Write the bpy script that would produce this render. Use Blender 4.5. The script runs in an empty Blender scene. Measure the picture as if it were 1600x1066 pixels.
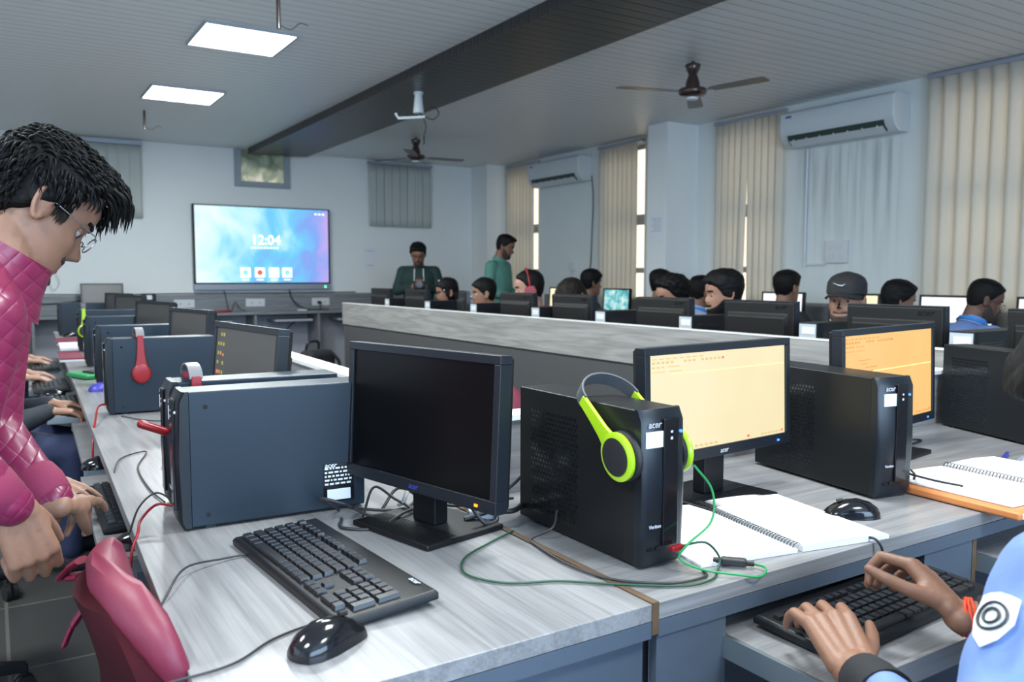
import bpy, bmesh, math, random
import numpy as np
from mathutils import Vector, Matrix
R_ = math.radians
sc = bpy.context.scene
COL = sc.collection
random.seed(7); rng = np.random.default_rng(7)

# ------------------------------------------------------------------ camera
def camera():
    f, yaw, pitch, roll = 1289.4, R_(32.225), R_(4.492), R_(-0.0707)
    F = Vector((math.sin(yaw)*math.cos(pitch), math.cos(yaw)*math.cos(pitch), -math.sin(pitch)))
    Rt = Vector((math.cos(yaw), -math.sin(yaw), 0)); U = Rt.cross(F)
    c, s = math.cos(roll), math.sin(roll)
    R2 = Rt*c-U*s; U2 = Rt*s+U*c
    cd = bpy.data.cameras.new('camera'); co = bpy.data.objects.new('camera', cd); COL.objects.link(co)
    cd.sensor_width = 36; cd.lens = f/1600*36; cd.clip_start = .02
    M = Matrix((R2, U2, -F)).transposed().to_4x4(); M.translation = (0, 0, 1.26)
    co.matrix_world = M
    cd.dof.use_dof = True; cd.dof.focus_distance = 1.75; cd.dof.aperture_fstop = 5.6
    sc.camera = co
camera()
# ------------------------------------------------------------------ colour management, world, lights
sc.view_settings.view_transform = 'Standard'
try: sc.view_settings.look = 'None'
except Exception: pass
sc.view_settings.gamma = 1; sc.view_settings.use_curve_mapping = False
sc.view_settings.exposure = 0.55
w = bpy.data.worlds.new('daylight'); sc.world = w; w.use_nodes = True
w.node_tree.nodes['Background'].inputs[0].default_value = (1.0, .84, .64, 1)
w.node_tree.nodes['Background'].inputs[1].default_value = 1.1
def area(name, loc, rot, sx, sy, power, col):
    l = bpy.data.lights.new(name, 'AREA'); l.shape = 'RECTANGLE'; l.size = sx; l.size_y = sy
    l.energy = power; l.color = col
    o = bpy.data.objects.new(name, l); o.location = loc; o.rotation_euler = rot; COL.objects.link(o); return o
ZC = 2.843
PANELS = [(1.485, 7.75), (1.485, 5.75), (1.485, 3.6), (1.485, 1.5), (1.485, -0.6), (-.9, 2.6), (-.9, .4)]
for px, py in PANELS:
    area('panel_light', (px, py, ZC-.045), (0, 0, 0), .56, .56, 44, (.91, .98, .98))
# area lamps before closed walls, standing in for daylight of unseen windows
area('window_daylight', (1.0, -2.94, 1.7), (R_(90), 0, 0), 4.5, 1.6, 145, (.52, .73, 1.0))
area('window_daylight', (-2.75, 3.5, 1.7), (0, R_(-90), 0), 1.5, 6.0, 16, (.74, .86, 1.0))

# ------------------------------------------------------------------ materials
def mat(name, col, rough=.6, metal=0., spec=.5, noise=0., nscale=40., bump=0., bscale=60., emit=None, es=1., coat=0.):
    m = bpy.data.materials.new(name); m.use_nodes = True; nt = m.node_tree
    b = nt.nodes['Principled BSDF']
    b.inputs['Base Color'].default_value = (*col, 1); b.inputs['Roughness'].default_value = rough
    b.inputs['Metallic'].default_value = metal; b.inputs['Specular IOR Level'].default_value = spec
    b.inputs['Coat Weight'].default_value = coat
    if emit:
        b.inputs['Emission Color'].default_value = (*emit, 1); b.inputs['Emission Strength'].default_value = es
    tc = nt.nodes.new('ShaderNodeTexCoord')
    if noise:
        n = nt.nodes.new('ShaderNodeTexNoise'); n.inputs['Scale'].default_value = nscale; n.inputs['Detail'].default_value = 4
        nt.links.new(tc.outputs['Object'], n.inputs['Vector'])
        mx = nt.nodes.new('ShaderNodeMix'); mx.data_type = 'RGBA'
        mx.inputs[6].default_value = (*[c*(1-noise) for c in col], 1); mx.inputs[7].default_value = (*[min(1, c*(1+noise)) for c in col], 1)
        nt.links.new(n.outputs['Fac'], mx.inputs[0]); nt.links.new(mx.outputs[2], b.inputs['Base Color'])
    if bump:
        n = nt.nodes.new('ShaderNodeTexNoise'); n.inputs['Scale'].default_value = bscale; n.inputs['Detail'].default_value = 3
        nt.links.new(tc.outputs['Object'], n.inputs['Vector'])
        bp = nt.nodes.new('ShaderNodeBump'); bp.inputs['Strength'].default_value = bump; bp.inputs['Distance'].default_value = .004
        nt.links.new(n.outputs['Fac'], bp.inputs['Height']); nt.links.new(bp.outputs['Normal'], b.inputs['Normal'])
    return m
def ramp(nt, stops):
    r = nt.nodes.new('ShaderNodeValToRGB'); e = r.color_ramp.elements
    while len(e) < len(stops): e.new(.5)
    for i, (p, c) in enumerate(stops): e[i].position = p; e[i].color = (*c, 1)
    return r
def wood(name, axis, light=(.285, .28, .285), dark=(.15, .147, .153), rough=.30):
    m = mat(name, light, rough); nt = m.node_tree; b = nt.nodes['Principled BSDF']
    tc = [n for n in nt.nodes if n.type == 'TEX_COORD'][0]
    mp = nt.nodes.new('ShaderNodeMapping'); s = [13, 13, 13]; s[axis] = 1.1
    mp.inputs['Scale'].default_value = s; nt.links.new(tc.outputs['Object'], mp.inputs['Vector'])
    n0 = nt.nodes.new('ShaderNodeTexNoise'); n0.inputs['Scale'].default_value = 1.0; n0.inputs['Detail'].default_value = 2; n0.inputs['Distortion'].default_value = .4
    nt.links.new(mp.outputs[0], n0.inputs['Vector'])
    wv = nt.nodes.new('ShaderNodeMath'); wv.operation = 'MULTIPLY'; wv.inputs[1].default_value = 26
    nt.links.new(n0.outputs['Fac'], wv.inputs[0])
    sn = nt.nodes.new('ShaderNodeMath'); sn.operation = 'SINE'; nt.links.new(wv.outputs[0], sn.inputs[0])
    mp2 = nt.nodes.new('ShaderNodeMapping'); s2 = [190, 190, 190]; s2[axis] = 5
    mp2.inputs['Scale'].default_value = s2; nt.links.new(tc.outputs['Object'], mp2.inputs['Vector'])
    n2 = nt.nodes.new('ShaderNodeTexNoise'); n2.inputs['Scale'].default_value = 1.0; n2.inputs['Detail'].default_value = 3
    nt.links.new(mp2.outputs[0], n2.inputs['Vector'])
    a = nt.nodes.new('ShaderNodeMath'); a.operation = 'MULTIPLY_ADD'; a.inputs[1].default_value = .11; a.inputs[2].default_value = .16
    nt.links.new(sn.outputs[0], a.inputs[0])
    ad = nt.nodes.new('ShaderNodeMath'); ad.operation = 'MULTIPLY_ADD'; ad.inputs[1].default_value = .75
    nt.links.new(n2.outputs['Fac'], ad.inputs[0]); nt.links.new(a.outputs[0], ad.inputs[2])
    r = ramp(nt, [(.25, light), (.5, [l*.62+d*.38 for l, d in zip(light, dark)]), (.85, dark)])
    nt.links.new(ad.outputs[0], r.inputs[0]); nt.links.new(r.outputs[0], b.inputs['Base Color'])
    return m
M = {}
M['wood_x'] = wood('laminate_grain_x', 0); M['wood_y'] = wood('laminate_grain_y', 1)
M['wood_dim'] = wood('laminate_dark', 0, (.27, .28, .30), (.14, .15, .16), .45)
M['part_wood'] = wood('partition_laminate', 1, (.355, .343, .33), (.17, .162, .155), .45)
M['fascia'] = mat('desk_fascia_grey', (.07, .09, .12), .5, noise=.06)
M['partgrey'] = mat('partition_grey_laminate', (.066, .066, .069), .55, noise=.05)
M['white_trim'] = mat('white_edge_band', (.8, .8, .78), .4)
M['seam'] = mat('raw_board_edge', (.10, .058, .03), .8, noise=.3)
M['under'] = mat('pale_under_desk', (.42, .43, .5), .7, noise=.06)
M['navyboard'] = mat('desk_inner_board', (.12, .135, .17), .6)
M['black'] = mat('black_plastic', (.006, .0065, .008), .42, spec=.35, bump=.08, bscale=600)
M['gloss'] = mat('gloss_black', (.008, .008, .01), .12)
M['case'] = mat('tower_painted_steel', (.009, .010, .011), .38, spec=.32, bump=.05, bscale=500)
M['case_bluelit'] = mat('bluelit_painted_steel', (.008, .017, .029), .36, spec=.4, bump=.05, bscale=500)  # blue daylight reflection put into the steel colour, left-row towers only
M['casefront'] = mat('tower_front_plastic', (.007, .010, .014), .33, spec=.4)
M['backplate'] = mat('tower_galvanised_back', (.42, .45, .48), .5, .0)
M['bezel'] = mat('monitor_bezel', (.009, .012, .017), .36)
M['monback'] = mat('monitor_back_plastic', (.011, .0105, .0105), .5, spec=.3, bump=.1, bscale=400)
M['scr_off'] = mat('screen_off', (.002, .002, .0025), .3, spec=.25, noise=.3, nscale=8)
M['scr_off_grey'] = mat('screen_dim', (.07, .066, .062), .28)
M['key'] = mat('key_plastic', (.012, .012, .014), .3)
M['chrome'] = mat('chrome', (.6, .6, .62), .2, 1)
M['steel'] = mat('galvanised_rail', (.45, .5, .52), .35, .9)
M['wire'] = mat('cable_black', (.014, .014, .015), .5)
M['wiregrey'] = mat('cable_grey', (.025, .025, .028), .5)
M['wirewhite'] = mat('cable_white', (.6, .6, .6), .5)
M['green'] = mat('cable_green', (.01, .26, .07), .45)
M['greendark'] = mat('cable_dark_green', (.012, .06, .03), .5)
M['lime'] = mat('lime_plastic', (.36, .60, .01), .35, coat=.5)
M['red'] = mat('red_plastic', (.25, .005, .010), .35)
M['foam'] = mat('ear_cushion', (.01, .011, .013), .55, bump=.2, bscale=200)
M['band'] = mat('headband_grey', (.07, .075, .085), .4)
M['paper'] = mat('paper', (.80, .82, .86), .8)
M['paperblue'] = mat('paper_ink_blue', (.68, .72, .84), .8)
M['ink'] = mat('pale_grey_ink', (.5, .52, .6), .8)
M['orange'] = mat('orange_folder', (.62, .22, .07), .45)
M['sticker'] = mat('label_white', (.72, .75, .8), .5)
M['logo'] = mat('logo_silver', (.5, .52, .55), .3, .2)
M['logo_dark'] = mat('logo_embossed', (.006, .006, .006), .25)
M['blueled'] = mat('led_blue', (.02, .1, 1), .4, emit=(.03, .15, 1), es=2.5)
M['orangeled'] = mat('led_orange', (1, .2, 0), .4, emit=(1, .12, .01), es=3)
M['greenled'] = mat('led_green', (0, 1, .3), .4, emit=(.05, 1, .3), es=3)
M['logoblue'] = mat('logo_blue', (.05, .05, .35), .3)
M['rexine'] = mat('worn_red_rexine', (.16, .009, .03), .5, noise=.25, nscale=9, bump=.3, bscale=30)
M['rexine_pale'] = mat('faded_pink_rexine', (.17, .017, .042), .5, noise=.2, nscale=7, bump=.2, bscale=30)
M['rexine_dark'] = mat('dark_red_fabric', (.038, .003, .007), .8, spec=.15, noise=.2, nscale=20)
M['chairblack'] = mat('chair_black_plastic', (.014, .014, .016), .45)
M['foamyellow'] = mat('exposed_foam', (.6, .5, .28), .9)
M['acw'] = mat('ac_white', (.62, .66, .68), .35)
M['acdark'] = mat('ac_louvre_dark', (.03, .05, .045), .5)
M['fan'] = mat('fan_brown_enamel', (.035, .014, .012), .28, coat=.4)
M['fanblade'] = mat('fan_blade', (.075, .06, .055), .35)
M['plate'] = mat('socket_white', (.66, .67, .68), .4)
M['frame'] = mat('window_frame_grey', (.33, .37, .41), .5)
M['rail'] = mat('blind_rail', (.35, .38, .45), .4, .3)
M['eyewhite'] = mat('eye_white', (.33, .30, .28), .3)
M['pupil'] = mat('pupil', (.01, .007, .005), .2)
M['lens'] = mat('spectacle_metal', (.4, .4, .42), .25, .9)
M['panel_emit'] = mat('panel_diffuser', (1, 1, 1), .5, emit=(.93, .97, 1), es=4)
def skin(name, c): return mat(name, c, .52, noise=.10, nscale=14, bump=.12, bscale=150)
M['skinA'] = skin('skin_tan', (.26, .132, .084)); M['skinB'] = skin('skin_brown', (.215, .102, .062))
M['skinC'] = skin('skin_fair', (.38, .21, .15)); M['skinD'] = skin('skin_deep', (.12, .055, .036))
def hairmat(name, c, rough=.58):
    m = mat(name, c, rough, spec=.16); nt = m.node_tree; b = nt.nodes['Principled BSDF']
    tc = [n for n in nt.nodes if n.type == 'TEX_COORD'][0]
    mp = nt.nodes.new('ShaderNodeMapping'); mp.inputs['Scale'].default_value = (30, 260, 40); nt.links.new(tc.outputs['Object'], mp.inputs['Vector'])
    n = nt.nodes.new('ShaderNodeTexNoise'); n.inputs['Scale'].default_value = 1; n.inputs['Detail'].default_value = 3
    nt.links.new(mp.outputs[0], n.inputs['Vector'])
    bp = nt.nodes.new('ShaderNodeBump'); bp.inputs['Strength'].default_value = .7; bp.inputs['Distance'].default_value = .004
    nt.links.new(n.outputs['Fac'], bp.inputs['Height']); nt.links.new(bp.outputs['Normal'], b.inputs['Normal'])
    return m
M['hair'] = hairmat('hair_black', (.0045, .004, .004)); M['hairbrown'] = hairmat('hair_dark_brown', (.011, .008, .006))
M['beard'] = mat('beard_stubble', (.035, .024, .02), .8, noise=.5, nscale=200)
def cloth(name, c, rough=.8, b=.5): return mat(name, c, rough, noise=.08, nscale=12, bump=b, bscale=22)
M['ltblue'] = cloth('uniform_light_blue', (.15, .235, .48)); M['paleblue'] = cloth('uniform_pale', (.36, .41, .58))
M['navy'] = cloth('navy_trousers', (.010, .016, .045)); M['royal'] = cloth('royal_blue', (.02, .13, .5))
M['kurta'] = cloth('sea_green_shirt', (.09, .24, .195)); M['hoodie'] = cloth('dark_green_hoodie', (.010, .032, .028))
M['darkjkt'] = cloth('dark_jacket', (.013, .017, .026)); M['brightblue'] = cloth('bright_blue_cloth', (.03, .10, .36))
M['pinkcuff'] = cloth('magenta_cuff', (.22, .018, .062)); M['blackcloth'] = cloth('black_cloth', (.009, .009, .011))
M['bluedark'] = cloth('blue_black_jumper', (.02, .03, .08)); M['violetblue'] = cloth('violet_blue_collar', (.03, .03, .42))
M['thread'] = mat('red_thread', (.75, .05, .01), .7); M['lanyard'] = mat('lanyard_blue', (.02, .2, .55), .5)
# quilted jacket
def quilt():
    m = mat('quilted_maroon', (.19, .016, .058), .36); nt = m.node_tree; b = nt.nodes['Principled BSDF']
    tc = [n for n in nt.nodes if n.type == 'TEX_COORD'][0]
    sep = nt.nodes.new('ShaderNodeSeparateXYZ'); nt.links.new(tc.outputs['Object'], sep.inputs[0])
    def mth(op, a, bb=None, v=None):
        n = nt.nodes.new('ShaderNodeMath'); n.operation = op; nt.links.new(a, n.inputs[0])
        if bb is not None: nt.links.new(bb, n.inputs[1])
        if v is not None: n.inputs[1].default_value = v
        return n.outputs[0]
    y = mth('MULTIPLY', sep.outputs[0], v=1.0); u = mth('ADD', y, sep.outputs[2]); v = mth('SUBTRACT', sep.outputs[2], y)
    def tri(x): return mth('ABSOLUTE', mth('SINE', mth('MULTIPLY', x, v=88.)))
    h = mth('POWER', mth('MULTIPLY', tri(u), tri(v)), v=.35)
    nz = nt.nodes.new('ShaderNodeTexNoise'); nz.inputs['Scale'].default_value = 16; nz.inputs['Detail'].default_value = 3
    nt.links.new(tc.outputs['Object'], nz.inputs['Vector'])
    hh = mth('ADD', h, mth('MULTIPLY', nz.outputs['Fac'], v=1.0))
    bp = nt.nodes.new('ShaderNodeBump'); bp.inputs['Strength'].default_value = .55; bp.inputs['Distance'].default_value = .003
    nt.links.new(hh, bp.inputs['Height']); nt.links.new(bp.outputs['Normal'], b.inputs['Normal'])
    return m
M['quilt'] = quilt()
# planked ceiling
def planks(name, c, groove, rough, period):
    m = mat(name, c, rough); nt = m.node_tree; b = nt.nodes['Principled BSDF']
    tc = [n for n in nt.nodes if n.type == 'TEX_COORD'][0]
    sep = nt.nodes.new('ShaderNodeSeparateXYZ'); nt.links.new(tc.outputs['Object'], sep.inputs[0])
    d = nt.nodes.new('ShaderNodeMath'); d.operation = 'DIVIDE'; d.inputs[1].default_value = period; nt.links.new(sep.outputs[1], d.inputs[0])
    fr = nt.nodes.new('ShaderNodeMath'); fr.operation = 'FRACT'; nt.links.new(d.outputs[0], fr.inputs[0])
    r = ramp(nt, [(0., groove), (.06, groove), (.12, c), (.97, c)])
    nt.links.new(fr.outputs[0], r.inputs[0]); nt.links.new(r.outputs[0], b.inputs['Base Color'])
    rr = ramp(nt, [(0., (0, 0, 0)), (.05, (0, 0, 0)), (.13, (1, 1, 1)), (.93, (1, 1, 1)), (1., (.4, .4, .4))]); nt.links.new(fr.outputs[0], rr.inputs[0])
    bp = nt.nodes.new('ShaderNodeBump'); bp.inputs['Strength'].default_value = .5; bp.inputs['Distance'].default_value = .006
    nt.links.new(rr.outputs[0], bp.inputs['Height']); nt.links.new(bp.outputs['Normal'], b.inputs['Normal'])
    return m
M['ceil'] = planks('pvc_ceiling_planks', (.76, .77, .77), (.45, .46, .47), .42, .1)
M['beam'] = planks('dark_pvc_planks', (.024, .022, .024), (.009, .008, .009), .38, .1)
# walls with stains
def wallmat(name, c, streak):
    m = mat(name, c, .75); nt = m.node_tree; b = nt.nodes['Principled BSDF']
    geo = nt.nodes.new('ShaderNodeNewGeometry')
    n = nt.nodes.new('ShaderNodeTexNoise'); n.inputs['Scale'].default_value = 1.3; n.inputs['Detail'].default_value = 5
    nt.links.new(geo.outputs['Position'], n.inputs['Vector'])
    mx = nt.nodes.new('ShaderNodeMix'); mx.data_type = 'RGBA'; mx.inputs[6].default_value = (*[k*.93 for k in c], 1); mx.inputs[7].default_value = (*[min(1, k*1.05) for k in c], 1)
    nt.links.new(n.outputs['Fac'], mx.inputs[0]); out = mx.outputs[2]
    if streak:
        mp = nt.nodes.new('ShaderNodeMapping'); mp.inputs['Scale'].default_value = (1, 9, .6); nt.links.new(geo.outputs['Position'], mp.inputs['Vector'])
        s = nt.nodes.new('ShaderNodeTexNoise'); s.inputs['Scale'].default_value = 1.6; s.inputs['Detail'].default_value = 6; nt.links.new(mp.outputs[0], s.inputs['Vector'])
        rs = ramp(nt, [(.44, (0, 0, 0)), (.66, (1, 1, 1))]); nt.links.new(s.outputs['Fac'], rs.inputs[0])
        sep = nt.nodes.new('ShaderNodeSeparateXYZ'); nt.links.new(geo.outputs['Position'], sep.inputs[0])
        def band(o, lo, hi, soft, soft2=None):
            soft2 = soft2 or soft
            a = nt.nodes.new('ShaderNodeMapRange'); a.inputs[1].default_value = lo; a.inputs[2].default_value = lo+soft; nt.links.new(o, a.inputs[0])
            bb = nt.nodes.new('ShaderNodeMapRange'); bb.inputs[1].default_value = hi; bb.inputs[2].default_value = hi-soft2; nt.links.new(o, bb.inputs[0])
            mm = nt.nodes.new('ShaderNodeMath'); mm.operation = 'MULTIPLY'; nt.links.new(a.outputs[0], mm.inputs[0]); nt.links.new(bb.outputs[0], mm.inputs[1]); return mm.outputs[0]
        m1 = nt.nodes.new('ShaderNodeMath'); m1.operation = 'MULTIPLY'; nt.links.new(band(sep.outputs[1], 4.05, 5.2, .15), m1.inputs[0]); nt.links.new(band(sep.outputs[2], 1.15, 2.45, 1.0, .06), m1.inputs[1])
        m2 = nt.nodes.new('ShaderNodeMath'); m2.operation = 'MULTIPLY'; nt.links.new(m1.outputs[0], m2.inputs[0]); nt.links.new(rs.outputs[0], m2.inputs[1])
        m3 = nt.nodes.new('ShaderNodeMath'); m3.operation = 'MULTIPLY'; m3.inputs[1].default_value = .55; nt.links.new(m2.outputs[0], m3.inputs[0])
        mx2 = nt.nodes.new('ShaderNodeMix'); mx2.data_type = 'RGBA'; nt.links.new(m3.outputs[0], mx2.inputs[0]); nt.links.new(out, mx2.inputs[6]); mx2.inputs[7].default_value = (.28, .29, .29, 1)
        out = mx2.outputs[2]
    nt.links.new(out, b.inputs['Base Color']); return m
M['wall'] = wallmat('wall_paint', (.83, .85, .84), False); M['wall_r'] = wallmat('wall_paint_stained', (.72, .76, .75), True)
def floormat():
    m = mat('dark_floor_tiles', (.05, .05, .05), .35); nt = m.node_tree; b = nt.nodes['Principled BSDF']
    geo = nt.nodes.new('ShaderNodeNewGeometry')
    br = nt.nodes.new('ShaderNodeTexBrick'); br.offset = 0; br.inputs['Scale'].default_value = 1.0
    br.inputs['Color1'].default_value = (.055, .055, .052, 1); br.inputs['Color2'].default_value = (.075, .072, .068, 1); br.inputs['Mortar'].default_value = (.16, .15, .13, 1)
    br.inputs['Mortar Size'].default_value = .006; br.inputs['Brick Width'].default_value = .6; br.inputs['Row Height'].default_value = .6
    nt.links.new(geo.outputs['Position'], br.inputs['Vector']); nt.links.new(br.outputs['Color'], b.inputs['Base Color']); return m
M['floor'] = floormat()
def blindmat(name, c, tc_=.35):
    m = bpy.data.materials.new(name); m.use_nodes = True; nt = m.node_tree; b = nt.nodes['Principled BSDF']; out = nt.nodes['Material Output']
    b.inputs['Base Color'].default_value = (*c, 1); b.inputs['Roughness'].default_value = .8
    t = nt.nodes.new('ShaderNodeBsdfTranslucent'); t.inputs[0].default_value = (*c, 1)
    mx = nt.nodes.new('ShaderNodeMixShader'); mx.inputs[0].default_value = tc_
    nt.links.new(b.outputs[0], mx.inputs[1]); nt.links.new(t.outputs[0], mx.inputs[2]); nt.links.new(mx.outputs[0], out.inputs[0]); return m
M['blind'] = blindmat('cream_blind_fabric', (.84, .82, .76), .5); M['blind2'] = blindmat('grey_blind_fabric', (.60, .63, .60), .15)
def glassmat(name='pane_glass'):
    m = bpy.data.materials.new(name); m.use_nodes = True; b = m.node_tree.nodes['Principled BSDF']
    b.inputs['Base Color'].default_value = (.95, .97, .97, 1); b.inputs['Roughness'].default_value = .02; b.inputs['Transmission Weight'].default_value = 1; b.inputs['IOR'].default_value = 1.1
    return m
M['glass'] = glassmat()
def mottled(name, stops, scale, em, axis_grad=None):
    m = mat(name, (0, 0, 0), .3); nt = m.node_tree; b = nt.nodes['Principled BSDF']; tc = [n for n in nt.nodes if n.type == 'TEX_COORD'][0]
    n = nt.nodes.new('ShaderNodeTexNoise'); n.inputs['Scale'].default_value = scale; n.inputs['Detail'].default_value = 5; n.inputs['Distortion'].default_value = .6
    nt.links.new(tc.outputs['Object'], n.inputs['Vector']); fac = n.outputs['Fac']
    if axis_grad:
        ax, lo, hi, amt = axis_grad
        sp = nt.nodes.new('ShaderNodeSeparateXYZ'); nt.links.new(tc.outputs['Object'], sp.inputs[0])
        mr = nt.nodes.new('ShaderNodeMapRange'); mr.inputs[1].default_value = lo; mr.inputs[2].default_value = hi; mr.inputs[3].default_value = -amt; mr.inputs[4].default_value = amt
        nt.links.new(sp.outputs[ax], mr.inputs[0]); ad = nt.nodes.new('ShaderNodeMath'); nt.links.new(fac, ad.inputs[0]); nt.links.new(mr.outputs[0], ad.inputs[1]); fac = ad.outputs[0]
    r = ramp(nt, stops); nt.links.new(fac, r.inputs[0])
    if em: nt.links.new(r.outputs[0], b.inputs['Emission Color']); b.inputs['Emission Strength'].default_value = em; b.inputs['Base Color'].default_value = (.02, .02, .02, 1)
    else: nt.links.new(r.outputs[0], b.inputs['Base Color'])
    return m
M['clouds'] = mottled('board_cloud_picture', [(.22, (.80, .97, 1.0)), (.42, (.50, .88, 1.0)), (.56, (.16, .62, .95)), (.72, (.22, .38, .88)), (.9, (.5, .4, .85))], 1.9, .72, (0, -.85, .85, .24))
M['daylit_dirtyglass'] = mottled('daylit_grimy_vent_glass', [(.3, (.06, .085, .07)), (.5, (.16, .22, .18)), (.68, (.45, .5, .38)), (.76, (.9, .9, .72))], 4.5, .45, (2, .2, -.2, .2))  # outside daylight painted in: glass glows, paler towards the bottom
M['scr_yellow'] = mottled('screen_pale_yellow', [(.2, (1.0, .88, .58)), (.8, (.93, .80, .47))], 3, .68, (0, -.25, .25, .3))
M['scr_orange'] = mottled('screen_orange', [(.2, (1.0, .62, .22)), (.8, (.95, .52, .15))], 3, .70)
M['scr_white'] = mottled('screen_white', [(.3, (.9, .95, 1)), (.8, (1, .96, .97))], 2, .85)
M['scr_warm'] = mottled('screen_warm', [(.3, (1, .9, .58)), (.8, (1, .85, .5))], 2, .8)
M['scr_forest'] = mottled('screen_teal_picture', [(.35, (.04, .28, .32)), (.5, (.25, .7, .75)), (.65, (.75, .95, .85))], 14, .65)
M['ui_red'] = mat('ui_red', (.5, .05, .02), .5, emit=(.7, .15, .08), es=0.59); M['ui_brown'] = mat('ui_dark_text', (.2, .12, .03), .5, emit=(.66, .52, .28), es=0.59)
M['ui_green'] = mat('ui_green_line', (.3, .6, .1), .5, emit=(.78, .86, .40), es=0.63); M['ui_orange_text'] = mat('ui_code_text', (.3, .1, .02), .5, emit=(.62, .32, .10), es=0.59)
M['ui_white'] = mat('ui_white', (1, 1, 1), .5, emit=(.95, .99, 1), es=0.81); M['ui_dim'] = mat('ui_dim_icons', (.3, .25, .05), .5, emit=(.35, .24, .06), es=.2)
M['silverband'] = mat('headband_silver', (.16, .16, .17), .35)
M['ui_cyan'] = mat('ui_cyan', (.1, .5, .6), .5, emit=(.25, .7, .8), es=0.67)

# ------------------------------------------------------------------ mesh helpers
class MB:
    def __init__(s): s.v = []; s.f = []
    def add(s, v, f):
        o = len(s.v); s.v += [tuple(p) for p in v]; s.f += [tuple(i+o for i in q) for q in f]; return s
    def box(s, c, d, rot=None):
        x, y, z = [k/2 for k in d]
        P = [Vector((a*x, b*y, e*z)) for a in (-1, 1) for b in (-1, 1) for e in (-1, 1)]
        if rot is not None: P = [rot @ p for p in P]
        c = Vector(c); P = [p+c for p in P]
        return s.add(P, [(0, 1, 3, 2), (4, 6, 7, 5), (0, 4, 5, 1), (2, 3, 7, 6), (0, 2, 6, 4), (1, 5, 7, 3)])
    def bx(s, x0, x1, y0, y1, z0, z1): return s.box(((x0+x1)/2, (y0+y1)/2, (z0+z1)/2), (x1-x0, y1-y0, z1-z0))
    def loops(s, rings, close=True, caps=True):
        n = len(rings[0]); o = len(s.v)
        for r in rings: s.v += [tuple(p) for p in r]
        for i in range(len(rings)-1):
            for j in range(n):
                if not close and j == n-1: continue
                k = (j+1) % n; s.f.append((o+i*n+j, o+i*n+k, o+(i+1)*n+k, o+(i+1)*n+j))
        if caps: s.f.append(tuple(o+j for j in range(n))[::-1]); s.f.append(tuple(o+(len(rings)-1)*n+j for j in range(n)))
        return s
    def tube(s, path, r, n=8, flat=1.):
        P = [Vector(p) for p in path]; rings = []; up = None
        for i, p in enumerate(P):
            t = (P[min(i+1, len(P)-1)]-P[max(i-1, 0)]).normalized()
            if up is None: up = Vector((0, 0, 1)) if abs(t.z) < .9 else Vector((1, 0, 0))
            a = t.cross(up); a = a.normalized() if a.length > 1e-6 else Vector((1, 0, 0)); b = a.cross(t).normalized(); up = b
            rr = r[i] if hasattr(r, '__len__') else r
            rings.append([p+a*math.cos(2*math.pi*k/n)*rr+b*math.sin(2*math.pi*k/n)*rr*flat for k in range(n)])
        return s.loops(rings)
    def cyl(s, p, q, r, r2=None, n=20): return s.tube([p, q], [r, r if r2 is None else r2], n)
    def ball(s, c, r, n=16, m=10, rot=None):
        if not hasattr(r, '__len__'): r = (r, r, r)
        rings = []
        for i in range(1, m):
            a = math.pi*i/m
            ring = [Vector((r[0]*math.sin(a)*math.cos(2*math.pi*k/n), r[1]*math.sin(a)*math.sin(2*math.pi*k/n), -r[2]*math.cos(a))) for k in range(n)]
            if rot is not None: ring = [rot @ p for p in ring]
            rings.append([p+Vector(c) for p in ring])
        return s.loops(rings)
    def rc(s, p, q, r1, r2, n=16):           # rounded cone
        p, q = Vector(p), Vector(q); t = q-p; L = t.length; t = t.normalized() if L > 1e-6 else Vector((0, 0, 1))
        pts = []; rr = []
        for a in (80, 60, 40, 20, 0): pts.append(p-t*r1*math.sin(R_(a))); rr.append(r1*math.cos(R_(a)))
        for a in (0, 20, 40, 60, 80): pts.append(q+t*r2*math.sin(R_(a))); rr.append(r2*math.cos(R_(a)))
        return s.tube(pts, rr, n)
    def chain(s, pts, rad, n=14):
        for i in range(len(pts)-1): s.rc(pts[i], pts[i+1], rad[i], rad[i+1], n)
        return s
    def lathe(s, prof, c=(0, 0, 0), n=28):
        return s.loops([[Vector((r*math.cos(2*math.pi*k/n), r*math.sin(2*math.pi*k/n), z))+Vector(c) for k in range(n)] for r, z in prof])
    def prism(s, poly, z0, z1):
        n = len(poly)
        return s.loops([[(x, y, z0) for x, y in poly], [(x, y, z1) for x, y in poly]])
    def xform(s, Mx): s.v = [tuple(Mx @ Vector(p)) for p in s.v]; return s
    def mesh(s, name):
        me = bpy.data.meshes.new(name); me.from_pydata(s.v, [], s.f); me.update()
        bm = bmesh.new(); bm.from_mesh(me); bmesh.ops.recalc_face_normals(bm, faces=bm.faces); bm.to_mesh(me); bm.free(); return me
    def build(s, name, m, parent=None, bevel=0., smooth=None, seg=2):
        me = s.mesh(name); me.materials.append(M[m] if isinstance(m, str) else m)
        o = bpy.data.objects.new(name, me); COL.objects.link(o)
        if parent is not None: o.parent = parent
        if bevel:
            md = o.modifiers.new('bevel', 'BEVEL'); md.width = bevel; md.segments = seg; md.limit_method = 'ANGLE'; md.angle_limit = R_(40); md.harden_normals = True
        if smooth is None: smooth = bevel > 0
        if smooth:
            for p in me.polygons: p.use_smooth = True
            me.set_sharp_from_angle(angle=R_(60 if smooth is True else smooth))
        return o
def tag(o, label=None, cat=None, group=None, kind=None):
    if label: o['label'] = label
    if cat: o['category'] = cat
    if group: o['group'] = group
    if kind: o['kind'] = kind
    return o
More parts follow.
